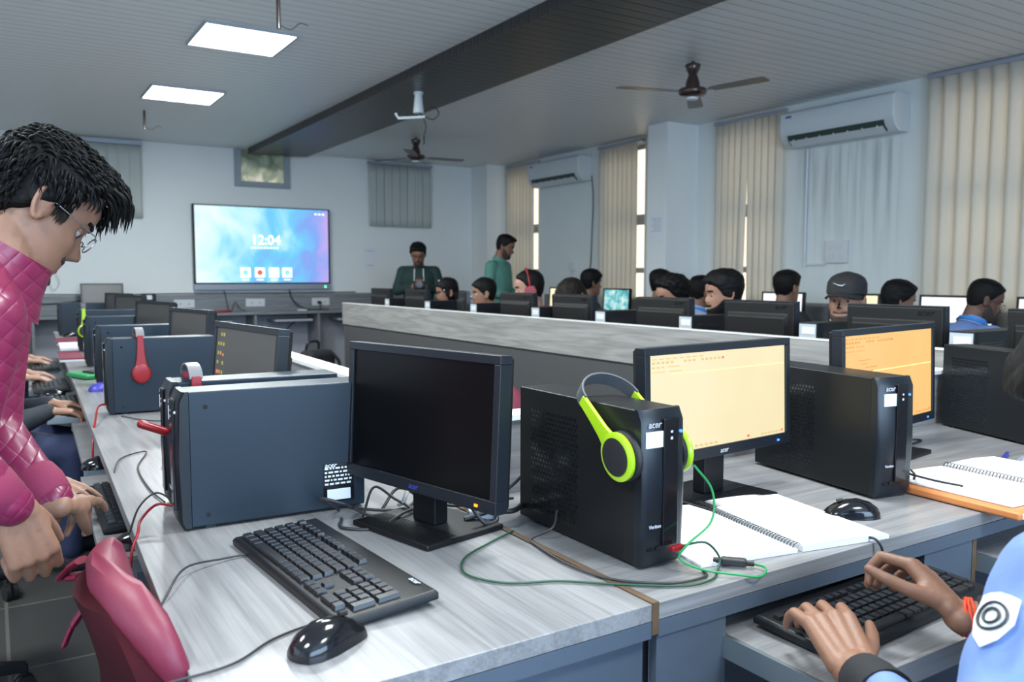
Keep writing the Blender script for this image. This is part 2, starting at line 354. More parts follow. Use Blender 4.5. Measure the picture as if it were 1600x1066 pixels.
def thing(name, label, cat, loc=(0, 0, 0), rz=0, group=None):
    o = bpy.data.objects.new(name, None); COL.objects.link(o); o.location = loc; o.rotation_euler = (0, 0, rz); o.empty_display_size = .1
    return tag(o, label, cat, group)
def copy_tree(o, parent=None):
    c = o.copy(); COL.objects.link(c)
    if parent is not None: c.parent = parent
    for ch in list(o.children): copy_tree(ch, c)
    return c
def dup(o, loc, rz, label, group=None):
    c = copy_tree(o); c.location = loc; c.rotation_euler = (0, 0, rz); c['label'] = label
    if group: c['group'] = group
    return c
def struct(o): o['kind'] = 'structure'; return o
_tx = {}
def text_mb(s, size, depth=.0006, shear=0.):
    key = (s, shear)
    if key not in _tx:
        cu = bpy.data.curves.new('t', 'FONT'); cu.body = s; cu.align_x = 'CENTER'; cu.align_y = 'CENTER'; cu.size = 1; cu.extrude = .5; cu.shear = shear; cu.resolution_u = 3; cu.offset = .012
        o = bpy.data.objects.new('t', cu); COL.objects.link(o); dg = bpy.context.evaluated_depsgraph_get(); me = bpy.data.meshes.new_from_object(o.evaluated_get(dg))
        _tx[key] = ([tuple(v.co) for v in me.vertices], [tuple(p.vertices) for p in me.polygons]); bpy.data.objects.remove(o); bpy.data.meshes.remove(me); bpy.data.curves.remove(cu)
    v, f = _tx[key]; mb = MB(); mb.add([(x*size, y*size, z*depth) for x, y, z in v], f); return mb
def place_text(s, size, origin, right, up, m, parent, name='logo', shear=0., depth=.0008):
    r = Vector(right).normalized(); u = Vector(up).normalized(); n = r.cross(u)
    Mx = Matrix((r, u, n)).transposed().to_4x4(); Mx.translation = Vector(origin)
    return text_mb(s, size, depth, shear).xform(Mx).build(name, m, parent)
def remeshed(mb, name, m, parent, voxel, smooth_it=4, disp=None):
    me = mb.mesh(name); o = bpy.data.objects.new('tmp', me); COL.objects.link(o)
    md = o.modifiers.new('r', 'REMESH'); md.mode = 'VOXEL'; md.voxel_size = voxel; md.use_smooth_shade = True
    if smooth_it: sm = o.modifiers.new('s', 'SMOOTH'); sm.iterations = smooth_it; sm.factor = .5
    dg = bpy.context.evaluated_depsgraph_get(); m2 = bpy.data.meshes.new_from_object(o.evaluated_get(dg)); bpy.data.objects.remove(o); bpy.data.meshes.remove(me)
    m2.name = name; m2.materials.clear(); m2.materials.append(M[m] if isinstance(m, str) else m)
    for p in m2.polygons: p.use_smooth = True
    if disp is not None:
        n = len(m2.vertices); co = np.empty(n*3); m2.vertices.foreach_get('co', co); co = co.reshape(-1, 3)
        nn = np.empty(n*3); m2.vertices.foreach_get('normal', nn); nn = nn.reshape(-1, 3); co = co+nn*disp(co)[:, None]; m2.vertices.foreach_set('co', co.ravel()); m2.update()
    r = bpy.data.objects.new(name, m2); COL.objects.link(r); r.parent = parent; return r
def smoothpath(pts, k=8):                    # Catmull-Rom
    P = [Vector(p) for p in pts]; P = [P[0]*2-P[1]]+P+[P[-1]*2-P[-2]]; out = []
    for i in range(1, len(P)-2):
        for j in range(k):
            t = j/k; a, b, c, d = P[i-1], P[i], P[i+1], P[i+2]
            out.append(.5*((2*b)+(c-a)*t+(2*a-5*b+4*c-d)*t*t+(3*b-a-3*c+d)*t**3))
    out.append(P[-2]); return out
def cable(name, pts, r, m, label, cat='cable', group=None):
    o = MB().tube(smoothpath(pts), r, 8).build(name, m, None, smooth=True); return tag(o, label, cat, group)

# ------------------------------------------------------------------ room shell
XL, XR, YB, YF = -2.8, 6.36, -3.0, 10.7
struct(MB().bx(XL, XR, YB, YF, -.1, 0).build('floor', 'floor'))
# ceiling with a recess gap filled by panels
struct(MB().bx(XL, XR, YB, YF, ZC, ZC+.1).build('ceiling', 'ceil'))
struct(MB().prism([(2.77, YB), (3.47, YB), (3.46, 10.40), (2.77, 10.54)], 2.765, ZC-.001).build('trim_1', 'beam'))
# back wall
struct(MB().bx(XL, XR, YF, YF+.15, 0, ZC).build('wall_back', 'wall'))
struct(MB().bx(XL, XR, YB-.15, YB, 0, ZC).build('wall_front', 'wall'))
fr = struct(MB().bx(-1.3, 3.3, YB, YB+.03, .85, 2.55).build('window_6', 'frame')); MB().bx(-1.22, 3.22, YB+.031, YB+.034, .93, 2.47).build('pane', mat('glowing_daylight_pane', (.6, .75, .9), .5, emit=(.46, .70, 1.0), es=1.2), fr)  # unseen, wall closed behind; glowing pane added to go with the daylight lamp
fr = struct(MB().bx(XL, XL+.03, .4, 6.6, .9, 2.5).build('window_7', 'frame')); MB().bx(XL+.031, XL+.034, .5, 6.5, 1.0, 2.4).build('pane', mat('frosted_daylight_pane_side', (.6, .7, .8), .5, emit=(.7, .85, 1.0), es=.25), fr)
struct(MB().bx(XL-.15, XL, YB, YF, 0, ZC).build('wall_left', 'wall'))
# right wall with window openings
WIN = [(9.42, 10.12), (7.25, 7.95), (5.3, 6.05), (2.4, 3.82)]
wr = MB(); ys = YB
for y0, y1 in sorted(WIN):
    wr.bx(XR, XR+.2, ys, y0, 0, ZC); wr.bx(XR, XR+.2, y0, y1, 0, .85); wr.bx(XR, XR+.2, y0, y1, 2.78, ZC); ys = y1
wr.bx(XR, XR+.2, ys, YF, 0, ZC); struct(wr.build('wall_right', 'wall_r'))
struct(MB().bx(5.93, XR+.001, 6.42, 6.72, 0, ZC-.001).build('trim_2', 'wall'))
struct(MB().bx(6.03, XR+.001, 10.25, YF+.001, 0, ZC-.001).build('trim_3', 'wall'))
for i, (y0, y1) in enumerate(WIN):
    fr = struct(MB().bx(XR+.08, XR+.12, y0, y0+.04, .85, 2.78).bx(XR+.08, XR+.12, y1-.04, y1, .85, 2.78).bx(XR+.08, XR+.12, y0, y1, .85, .9).bx(XR+.08, XR+.12, y0, y1, 2.73, 2.78)
                .bx(XR+.08, XR+.12, y0, y1, 1.86, 1.98).bx(XR+.08, XR+.12, y0, y1, 1.3, 1.36).bx(XR+.08, XR+.12, (y0+y1)/2-.02, (y0+y1)/2+.02, .85, 2.78).build('window_%d' % (i+1), 'frame'))
    MB().bx(XR+.098, XR+.102, y0+.04, y1-.04, .9, 2.73).build('pane', 'glass', fr)
# vent window on the back wall
fr = struct(MB().bx(2.63, 2.71, 10.66, 10.7, 2.38, ZC).bx(3.25, 3.33, 10.66, 10.7, 2.38, ZC).bx(2.7101, 3.2499, 10.66, 10.7, 2.38, 2.45).build('window_5', 'frame', bevel=.004))
pn = MB().bx(-.27, .27, -.01, .0, -.2, .2).build('pane', 'daylit_dirtyglass', fr); pn.location = (2.98, 10.695, 2.645)

# vertical blinds
def blind(name, axis, a0, a1, fixed, z0, z1, n, tw, m, label, gap=(), group=None, lean={}):
    # slats run along 'axis' (0=x,1=y) from a0 to a1
    t = thing(name, label, 'window blind', ((a0+a1)/2, fixed, z0) if axis == 0 else (fixed, (a0+a1)/2, z0), 0 if axis == 0 else R_(90), group)
    W = a1-a0; st = W/n
    MB().box((0, .0, z1-z0-.0), (W+.04, .05, .035)).build('head_rail', 'rail', t, bevel=.004)
    for i in range(n):
        if i in gap: continue
        x = -W/2+st*(i+.5); a = R_(tw+random.uniform(-5, 5)); hw = st*.56; L = z1-z0-.02; dx = lean.get(i, 0)
        rows = []
        for s_ in range(7):
            zz = L*s_/6; off = dx*(1-s_/6)
            rows.append([Vector((x+off+hw*u*math.cos(a), hw*u*math.sin(a)+.006*(1-u*u), zz)) for u in (-1, -.5, 0, .5, 1)])
        mb = MB(); mb.loops(rows, close=False, caps=False)
        o = mb.build('slat', m, t, smooth=True); sd = o.modifiers.new('s', 'SOLIDIFY'); sd.thickness = .001
    MB().tube([(W/2+.01, -.03, z1-z0-.03), (W/2+.012, -.032, .5)], .0025, 6).build('pull_cord', 'wirewhite', t)
    return t
blind('vertical_blind', 1, 9.37, 10.13, XR-.06, .80, 2.80, 9, 10, 'blind', 'cream vertical blind on the right wall nearest the back corner', gap=(0,))
blind('vertical_blind', 1, 7.24, 8.0, XR-.06, .80, 2.80, 9, 14, 'blind', 'cream vertical blind between the far air conditioner and the pillar', gap=(0,))
blind('vertical_blind', 1, 5.26, 6.10, XR-.06, .80, 2.80, 10, 9, 'blind', 'cream vertical blind with a leaning slat, right of the pillar', lean={5: .05, 4: -.03}, gap=())
blind('vertical_blind', 1, 2.38, 3.84, XR-.06, .80, 2.82, 12, 22, 'blind', 'wide cream vertical blind at the right edge of the photo')
blind('vertical_blind', 0, .62, 1.55, YF-.06, 1.94, 2.80, 8, 4, 'blind2', 'short grey vertical blind on the back wall behind the man in the magenta jacket')
blind('vertical_blind', 0, 4.41, 5.34, YF-.06, 1.94, 2.80, 8, 4, 'blind2', 'short grey vertical blind on the back wall behind the far ceiling fan')

# ceiling lights
LB = ['ceiling light panel, farther of the two lit ones by the back wall', 'bright square ceiling light panel, nearer of the two in view']
for i, (px, py) in enumerate(PANELS[:2]):
    t = thing('ceiling_light', LB[i], 'ceiling light', (px, py, ZC))
    MB().bx(-.30, -.285, -.30, .30, -.018, -.001).bx(.285, .30, -.30, .30, -.018, -.001).bx(-.285, .285, -.30, -.285, -.018, -.001).bx(-.285, .285, .285, .30, -.018, -.001).build('frame', 'frame', t)
    MB().bx(-.285, .285, -.285, .285, -.016, -.006).build('diffuser', 'panel_emit', t)

# ceiling fans
def fan(loc, angs, label):
    t = thing('ceiling_fan', label, 'ceiling fan', (loc[0], loc[1], ZC))
    zb = loc[2]-ZC
    MB().cyl((0, 0, 0), (0, 0, zb+.1), .012).build('down_rod', 'fan', t, smooth=True)
    MB().lathe([(.012, -.01), (.055, -.025), (.058, -.035), (.045, -.07), (.022, -.11), (.013, -.115)]).build('canopy', 'fan', t, smooth=True)
    MB().lathe([(.013, zb+.16), (.03, zb+.13), (.05, zb+.07), (.055, zb+.03), (.1, zb+.02), (.105, zb), (.095, zb-.025), (.05, zb-.035), (.01, zb-.036)]).build('motor', 'fan', t, smooth=True)
    MB().lathe([(.02, zb-.035), (.045, zb-.04), (.04, zb-.055), (.0, zb-.056)]).build('cap', 'plate', t, smooth=True)
    for a in angs:
        rz = Matrix.Rotation(R_(a), 4, 'Z'); tilt = Matrix.Rotation(R_(-5), 4, 'X')
        mb = MB(); mb.loops([[(x, -wd, -.002), (x, wd, -.002), (x, wd, .002), (x, -wd, .002)] for x, wd in ((.16, .045), (.3, .055), (.5, .06), (.57, .058), (.595, .045))])
        mb.xform(rz @ Matrix.Translation((0, 0, zb)) @ tilt); bl = mb.build('blade', 'fanblade', t, bevel=.001)
        MB().box((.13, 0, .0), (.1, .03, .006)).xform(rz @ Matrix.Translation((0, 0, zb))).build('blade_arm', 'fan', bl)
    return t
fan((4.45, 4.56, 2.62), (-77, 163, 43), 'dark brown three-blade ceiling fan, the large near one before the window wall')
fan((4.19, 8.72, 2.62), (-5, 236, 116), 'small-looking brown ceiling fan far off near the back wall')
def rod(x, y, z, label):
    t = thing('fan_hanger_rod', label, 'hanger rod', (x, y, ZC)); zz = z-ZC
    MB().cyl((0, 0, 0), (0, 0, zz), .011).build('rod', 'fan', t, smooth=True)
    MB().tube(smoothpath([(0, 0, zz+.02), (.06, -.02, zz+.0), (.1, -.05, zz+.03), (.14, -.07, zz+.02)]), .0025, 6).build('loose_wire', 'wiregrey', t)
rod(1.365, 4.52, 2.585, 'empty fan hanger rod with loose wires, near the top of the photo')
rod(1.315, 8.72, 2.665, 'short empty fan hanger rod with loose wires near the back wall')
# device hanging from the dark beam
t = thing('ceiling_camera_mount', 'white ceiling mount with dangling cables hanging from the dark beam', 'mount', (3.03, 6.25, 2.764))
MB().cyl((0, 0, 0), (0, 0, -.02), .04).cyl((0, 0, -.02), (0, 0, -.17), .03, .045).build('housing', 'acw', t, smooth=True)
MB().tube([(.045, -.03, -.2), (-.14, .09, -.21), (-.16, .1, -.17)], .012).build('arm', 'acw', t, smooth=True)
MB().tube(smoothpath([(.0, 0, -.16), (.03, -.02, -.2), (.05, -.03, -.28), (.03, -.02, -.36)]), .006).tube(smoothpath([(.03, -.02, -.17), (.1, -.06, -.12), (.14, -.09, -.17), (.1, -.06, -.22), (.03, -.02, -.19)]), .005).tube(smoothpath([(-.04, .02, -.05), (-.07, .04, -.12), (-.12, .08, -.19)]), .005).build('cables', 'wiregrey', t, smooth=True)
MB().cyl((.03, -.02, -.35), (.03, -.02, -.42), .012).build('plug', 'wire', t)

# air conditioners
def ac(yc, w_, z0, label):
    t = thing('air_conditioner', label, 'air conditioner', (XR, yc, z0)); h = .31; d = .22
    prof = [(0, .0), (-.13, .0), (-.19, .05), (-d, .12), (-d, h-.02), (-d+.03, h), (0, h)]
    MB().loops([[(x, y, z) for x, z in prof] for y in (-w_/2, w_/2)]).build('body', 'acw', t, bevel=.012)
    MB().loops([[(-.145, y, .012), (-.19, y, .045), (-.212, y, .10), (-.17, y, .09)] for y in (-w_/2+.09, w_/2-.09)]).xform(Matrix.Translation((-.008, 0, -.006))).build('outlet', 'acdark', t)
    mb = MB()
    for k in range(7): mb.box((-.205, -w_/2+.15+k*(w_-.3)/6, .05), (.012, .008, .05), Matrix.Rotation(R_(35), 3, 'Y'))
    mb.build('louvres', 'acw', t)
    MB().box((-.175, 0, .022), (.075, w_-.2, .006), Matrix.Rotation(R_(38), 3, 'Y')).build('flap', 'acw', t)
    MB().box((-d-.001, w_/2-.10, h-.05), (.003, .06, .018)).build('badge', 'logoblue', t)
ac(4.61, 1.13, 2.43, 'white split air conditioner above the grimy streaked wall, nearer of the two')
ac(8.80, 1.13, 2.44, 'white split air conditioner at the far end of the right wall')
cable('ac_power_cable', [(6.33, 8.2, 2.5), (6.34, 8.18, 2.2), (6.34, 8.2, 1.8), (6.34, 8.22, 1.45), (6.34, 8.25, 1.3)], .006, 'wire', 'black cable running down the wall from the far air conditioner')
cable('drain_pipe', [(6.345, 5.02, 2.42), (6.345, 5.02, 2.0), (6.345, 5.02, 1.6), (6.345, 5.02, 1.35)], .012, 'acw', 'white pipe running down below the near air conditioner')
t = thing('switch_box', 'white wall switch box with sockets below the near air conditioner', 'switch box', (6.36, 4.68, 1.38))
MB().bx(-.03, 0, -.11, .11, 0, .2).build('plate', 'plate', t, bevel=.004); MB().bx(-.034, -.03, -.08, -.02, .03, .08).bx(-.034, -.03, .02, .08, .03, .08).bx(-.036, -.03, -.07, .07, .12, .16).build('switches', 'acw', t)
MB().bx(-.02, -.001, .11, .35, -.02, .0).build('conduit', 'plate', t)
t = thing('switch_box', 'small socket box on the wall under the far air conditioner', 'switch box', (6.36, 8.62, 1.33)); MB().bx(-.03, 0, -.06, .06, 0, .12).build('plate', 'plate', t, bevel=.004); MB().cyl((-.04, 0, .0), (-.04, 0, -.25), .01).build('conduit', 'plate', t)

# paper notices
t = thing('paper_notice', 'white paper notice taped on the face of the square pillar', 'notice', (5.925, 6.57, 1.62)); MB().bx(0, .002, -.105, .105, 0, .3).build('sheet', 'paper', t)
mb = MB()
for k in range(7): mb.bx(-.001, 0, -.08, .08-.02*(k % 3), .24-k*.022, .248-k*.022)
mb.build('print_lines', 'ink', t)
t = thing('paper_notice', 'white paper notice on the back wall beside the interactive board', 'notice', (4.435, 10.7, 1.36)); MB().bx(-.1, .1, -.003, 0, 0, .29).build('sheet', 'paper', t)
MB().bx(-.06, .06, -.004, -.003, .24, .25).bx(-.05, .05, -.004, -.003, .04, .05).build('print_lines', 'ink', t)

# interactive board
t = thing('interactive_board', 'large wall-mounted interactive flat panel showing a blue cloud home screen', 'display', (2.965, 10.70, 1.09))
MB().bx(-.865, .865, -.09, -.02, .07, 1.045).build('bezel', 'gloss', t, bevel=.006)
MB().bx(-.865, .865, -.1, -.02, -.005, .068).build('lower_bar', 'rail', t, bevel=.006)
MB().bx(-.3, .3, -.02, 0, .3, .8).build('wall_bracket', 'frame', t)
s_ = MB().bx(-.84, .84, -.002, .0, -.48, .465).build('screen', 'clouds', t); s_.location = (0, -.0905, .565)
place_text('12:04', .17, (.02, -.094, .62), (1, 0, 0), (0, 0, 1), 'ui_white', t, 'clock', depth=.001)
mb = MB()
for k in range(9): mb.bx(-.17+k*.04, -.145+k*.04, -.0945, -.093, .515, .535)
mb.build('date_line', 'ui_white', t)
mbx = [(-.245, 'ui_cyan'), (-.065, 'ui_red'), (.115, 'ui_white'), (.285, 'ui_cyan')]
for x, m_ in mbx:
    ic = MB().bx(x-.062, x+.062, -.0945, -.093, .15, .275).build('app_icon', 'ui_white', t, bevel=.0006)
    MB().cyl((x, -.0945, .212), (x, -.096, .212), .035, n=18).build('symbol', m_, ic)
    MB().bx(x-.045, x+.045, -.0945, -.093, .115, .128).build('caption', 'ui_white', ic)
MB().bx(.66, .69, -.0945, -.093, .965, .985).bx(.71, .74, -.0945, -.093, .965, .985).bx(.76, .79, -.0945, -.093, .965, .985).build('status_icons', 'ui_white', t)
MB().cyl((.79, -.1, .03), (.79, -.103, .03), .012).build('power_light', 'greenled', t)
cable('board_cable', [(2.46, 10.63, 1.08), (2.52, 10.62, .8), (2.58, 10.6, .93), (2.63, 10.55, .85), (2.68, 10.5, .822)], .005, 'wire', 'thin black cable hanging below the interactive board on its left')
cable('board_cable', [(3.28, 10.63, 1.08), (3.3, 10.61, .98), (3.36, 10.58, .9), (3.48, 10.5, .83), (3.75, 10.45, .822)], .009, 'wire', 'thick black cable drooping from the interactive board to the back counter')

# ------------------------------------------------------------------ back counter
t = thing('computer_desk', 'grey laminate back counter with open knee spaces under the interactive board', 'desk', (0, 0, 0))
MB().bx(-.4, 5.7, 10.22, 10.68, .785, .815).build('worktop', 'wood_dim', t, bevel=.002)
MB().bx(-.4, 5.7, 10.66, 10.685, .0, .785).build('back_panel', 'under', t)
for x in (-.4, .35, 1.15, 1.95, 2.72, 3.52, 4.3, 5.0, 5.67): MB().bx(x, x+.03, 10.24, 10.65, 0, .784).build('side_panel', 'wood_dim', t)
for x in (1.98, 2.98, 3.8): MB().bx(x, x+.48, 10.26, 10.6, .69, .715).build('keyboard_tray', 'under', t)
o = MB().bx(-.4, 5.7, 10.672, 10.699, .816, 1.03).build('counter_upstand', 'wood_dim'); tag(o, 'grey laminate upstand with sockets running along the back wall', 'upstand')
for i, x in enumerate((1.99, 2.85, 3.71)):
    t = thing('wall_socket', ['white double socket plate on the upstand, leftmost under the board', 'white double socket plate on the upstand, middle one under the board', 'white double socket plate on the upstand with a black plug in it'][i], 'socket', (x, 10.672, .87))
    MB().bx(-.12, .12, -.01, 0, 0, .1).build('plate', 'plate', t, bevel=.002)
    MB().bx(-.06, -.03, -.013, -.01, .03, .06).bx(.04, .07, -.013, -.01, .03, .06).build('pin_holes', 'ink', t)
t = thing('power_plug', 'black plug with its lead in the right socket of the upstand', 'plug', (3.68, 10.655, .91)); MB().cyl((0, 0, 0), (0, -.05, 0), .022).build('plug_body', 'wire', t); MB().tube(smoothpath([(0, -.04, -.01), (.0, -.06, -.06), (-.03, -.08, -.09), (-.2, -.1, -.092)]), .005).build('lead', 'wire', t)
tag(MB().bx(3.3, 3.42, 10.35, 10.4, .815, .835).build('power_adapter', 'plate', None, bevel=.006), 'white adapter lying on the back counter', 'adapter')
tag(MB().rc((2.3, 10.38, .832), (2.46, 10.36, .832), .017, .017).build('red_pouch', 'red', None, smooth=True), 'small red pouch lying on the back counter', 'pouch')
tag(MB().bx(2.0, 2.1, 10.33, 10.36, .815, .83).build('whiteboard_marker', 'wire', None, bevel=.004), 'black marker on the back counter left of the red pouch', 'marker')

# ------------------------------------------------------------------ devices
def tower(name, label, loc, rz, group=None, z=.28, L=.38, W=.095, back=False, led='blueled', sticker=True, logo='acer', cm='case'):
    # front face at y=0 towards -Y, body along +Y, centre x=0
    t = thing(name, label, 'computer', loc, rz, group)
    MB().bx(-W/2, W/2, .022, L, .006, z).build('case', cm, t, bevel=.003)
    mb = MB(); rings = []
    for zz, yy in ((.006, .006), (.02, .0), (z*.5, -.004), (z-.02, .0), (z+.001, .01)): rings.append([(-W/2-.001, .0225, zz), (-W/2-.001, yy+.006, zz), (-W/2+.008, yy, zz), (W/2-.008, yy, zz), (W/2+.001, yy+.006, zz), (W/2+.001, .0225, zz)])
    mb.loops(rings); mb.build('front_panel', 'casefront', t, smooth=40)
    MB().bx(-.006, .028, -.007, .002, .04, z-.015).build('drive_strip', 'gloss', t, bevel=.002)
    if sticker:
        MB().bx(-.043, -.003, -.0035, .0, z-.064, z-.036).build('asset_label', 'sticker', t, bevel=.0003)
        place_text(logo, .0165, (-.0255, -.0032, z-.024), (1, 0, 0), (0, 0, 1), 'logo', t, 'logo', shear=.2)
        MB().cyl((.036, .004, z-.04), (.036, -.004, z-.04), .0028, n=10).build('power_light', led, t)
        MB().bx(.008, .013, -.0075, -.006, z-.052, z-.047).bx(.008, .013, -.0075, -.006, z-.04, z-.036).build('drive_lights', 'ink', t)
        place_text('Veriton', .009, (-.024, -.0055, .078), (1, 0, 0), (0, 0, 1), 'ink', t, 'model_mark', shear=.1)
        MB().bx(-.038, -.026, -.0035, 0, .035, .04).bx(-.02, -.008, -.0035, 0, .035, .04).build('usb_ports', 'gloss', t)
    # vent grille on the -X side: shallow hex holes
    g = MB(); rr = .0042
    ny, nz = 15, 22
    for i in range(ny):
        for k in range(nz):
            y = L*.45+.015+i*.0105+(.005 if k % 2 else 0); zz = .03+k*.0098
            if zz > z-.03 or y > L-.03: continue
            g.add([(-W/2-.0004, y+rr*math.cos(a*math.pi/3), zz+rr*math.sin(a*math.pi/3)) for a in range(6)], [(0, 1, 2, 3, 4, 5)])
    g.build('vent_grille', 'gloss', t)
    MB().box((0, .06, .003), (W*.8, .02, .006)).box((0, L-.05, .003), (W*.8, .02, .006)).build('feet', 'wire', t)
    # back plate and ports
    MB().bx(-W/2+.004, W/2-.004, L, L+.002, .012, z-.006).build('back_plate', 'backplate', t)
    for x0, x1, a0, a1 in ((-W/2+.01, W/2-.02, z-.05, z-.02), (-W/2+.012, 0, .05, .12), (.01, W/2-.012, .06, .15)): MB().bx(x0, x1, L+.002, L+.004, a0, a1).build('rear_port', 'gloss' if not back else 'plate', t)
    return t
def monitor(name, label, loc, rz, w_=.46, h=.29, z0=.08, scr='scr_off', tilt=3, group=None, led='orangeled', ui=None, logo='logo', base='flat'):
    t = thing(name, label, 'monitor', loc, rz, group)
    Tm = Matrix.Translation((0, -.0, z0)) @ Matrix.Rotation(R_(-tilt), 4, 'X')
    b = .017
    fr = MB().bx(-w_/2, w_/2, -.012, .018, 0, b+.008).bx(-w_/2, w_/2, -.012, .018, h-b, h).bx(-w_/2, -w_/2+b, -.012, .018, b+.008, h-b).bx(w_/2-b, w_/2, -.012, .018, b+.008, h-b)
    fr.xform(Tm).build('bezel', 'bezel', t, bevel=.0015)
    sm = MB().bx(-w_/2+b, w_/2-b, -.001, .001, -h/2+b+.004, h/2-b+.004).build('screen', scr, t)
    sm.matrix_local = Tm @ Matrix.Translation((0, -.006, h/2))
    MB().loops([[(-w_/2+.002, .017, .002), (w_/2-.002, .017, .002), (w_/2-.002, .017, h-.002), (-w_/2+.002, .017, h-.002)], [(-w_/2+.006, .03, .008), (w_/2-.006, .03, .008), (w_/2-.006, .03, h-.006), (-w_/2+.006, .03, h-.006)],
                [(-w_*.42, .034, .02), (w_*.42, .034, .02), (w_*.42, .034, h*.80), (-w_*.42, .034, h*.80)], [(-w_*.40, .052, .04), (w_*.40, .052, .04), (w_*.40, .052, h*.74), (-w_*.40, .052, h*.74)]]).xform(Tm).build('back_housing', 'monback', t, bevel=.004)
    g = MB()
    for k in range(34):
        x = -w_*.40+k*w_*.8/33
        if abs(x) < w_*.1: continue
        g.bx(x-.0018, x+.0018, .0335, .0365, h*.765, h*.79)
    g.xform(Tm).build('rear_vents', 'gloss', t)
    lo = place_text('acer', .040, (0, 0, 0), (1, 0, 0), (0, 1, 0), 'logo_dark', t, 'rear_logo', shear=.2)
    lo.matrix_local = Tm @ Matrix.Translation((-w_*.33, .0320, h-.026)) @ Matrix(((-1, 0, 0, 0), (0, 0, 1, 0), (0, 1, 0, 0), (0, 0, 0, 1)))
    fl = place_text('acer', .016, (0, 0, 0), (1, 0, 0), (0, 0, 1), logo, t, 'logo', shear=.2)
    fl.matrix_local = Tm @ Matrix.Translation((0, -.0124, b*.72)) @ fl.matrix_local
    MB().bx(w_/2-.055, w_/2-.047, -.0135, -.012, .008, .013).xform(Tm).build('power_light', led, t)
    MB().bx(-.035, .035, .015, .05, .012, z0+.09).build('stand_neck', 'black', t, bevel=.003)
    MB().bx(-.12, .12, -.075, .125, .0, .012).build('stand_base', 'black', t, bevel=.004)
    g = MB()
    for k in range(14): g.bx(-.11, .11, -.07+k*.0055, -.0675+k*.0055, .012, .013)
    g.build('base_ribs', 'black', t)
    if ui:
        x0, x1, y0, y1 = -w_/2+b, w_/2-b, b+.008, h-b
        def quad(lst, m, nm):
            q = MB()
            for (a, c, d, e) in lst: q.bx(x0+a*(x1-x0), x0+c*(x1-x0), -.0085, -.0072, y1-e*(y1-y0), y1-d*(y1-y0))
            q.xform(Tm).build(nm, m, t)
        rr = random.Random(3)
        if ui in ('yellow', 'orange'):
            tm = 'ui_brown' if ui == 'yellow' else 'ui_orange_text'
            quad([(.02+i*.045, .02+i*.045+.028, .035, .046) for i in range(8)], tm, 'menu_bar')
            quad([(.02+i*.03, .02+i*.03+.016, .065, .088) for i in range(16) if i not in (5, 6, 10)], tm, 'toolbar_icons')
            quad([(.02+i*.03, .035+i*.03, .115, .13) for i in range(3)]+[(.12, .2, .118, .126), (.02, .1, .165, .172), (.13, .21, .165, .172)], tm, 'tab_bar')
            quad([(.5, .512, .065, .088)], 'ui_red', 'record_icon'); quad([(.15, .99, .196, .203)] if ui == 'yellow' else [(.3, .99, .4, .408)], 'ui_green', 'highlight_line')
            if ui == 'orange': quad([(.15, .27, .27, .278), (.18, .24, .31, .318), (.22, .34, .35, .36), (.22, .3, .39, .40), (.22, .33, .43, .44)], tm, 'code_lines')
            quad([(.30+i*.035, .30+i*.035+.02, .955, .98) for i in range(5)]+[(.8+i*.03, .82+i*.03, .96, .975) for i in range(6)], tm, 'task_bar')
            quad([(.69, .705, .95, .975), (.97, .98, .95, .975)], 'ui_red', 'alert_icon')
        if ui == 'dim':
            quad([(.04+.045*c, .065+.045*c, .06+.11*r, .10+.11*r) for c in range(3) for r in range(8) if (c+r) % 4], 'ui_dim', 'desktop_icons')
            quad([(.04, .07, .5, .54), (.13, .15, .3, .33)], 'ui_red', 'red_icon')
    return t
KROWS = []
def key_layout():
    u = .019; out = []
    # (x, width) rows; main block 15u, nav 3u, pad 4u
    x = 0
    for i in range(13): out.append((i*u*1.0+(.5*u if i > 0 else 0)+(.5*u if i > 4 else 0)+(.5*u if i > 8 else 0), .85*u, 5.25, .8))
    for i in range(13): out.append((i*u, .87*u, 4, 1))
    out.append((13*u, 1.87*u, 4, 1)); out.append((0, 1.37*u, 3, 1))
    for i in range(12): out.append(((1.5+i)*u, .87*u, 3, 1))
    out.append((13.5*u, 1.37*u, 3, 1)); out.append((0, 1.62*u, 2, 1))
    for i in range(11): out.append(((1.75+i)*u, .87*u, 2, 1))
    out.append((12.75*u, 2.12*u, 2, 1)); out.append((0, 2.12*u, 1, 1))
    for i in range(10): out.append(((2.25+i)*u, .87*u, 1, 1))
    out.append((12.25*u, 2.62*u, 1, 1))
    bx_ = 0
    for wd in (1.25, 1.25, 1.25, 6.25, 1.25, 1.25, 1.25, 1.25): out.append((bx_*u, (wd-.13)*u, 0, 1)); bx_ += wd
    n = 15.4
    for r in (4, 3):
        for i in range(3): out.append(((n+i)*u, .87*u, r, 1))
    for i in range(3): out.append(((n+i)*u, .87*u, 0, 1))
    out.append(((n+1)*u, .87*u, 1, 1))
    n = 18.8
    for r in (4, 3, 2, 1):
        for i in range(3): out.append(((n+i)*u, .87*u, r, 1))
    out.append(((n)*u, 1.87*u, 0, 1)); out.append(((n+2)*u, .87*u, 0, 1)); out.append(((n+3)*u, .87*u, 3.5, 2)); out.append(((n+3)*u, .87*u, 1.5, 2))
    return out
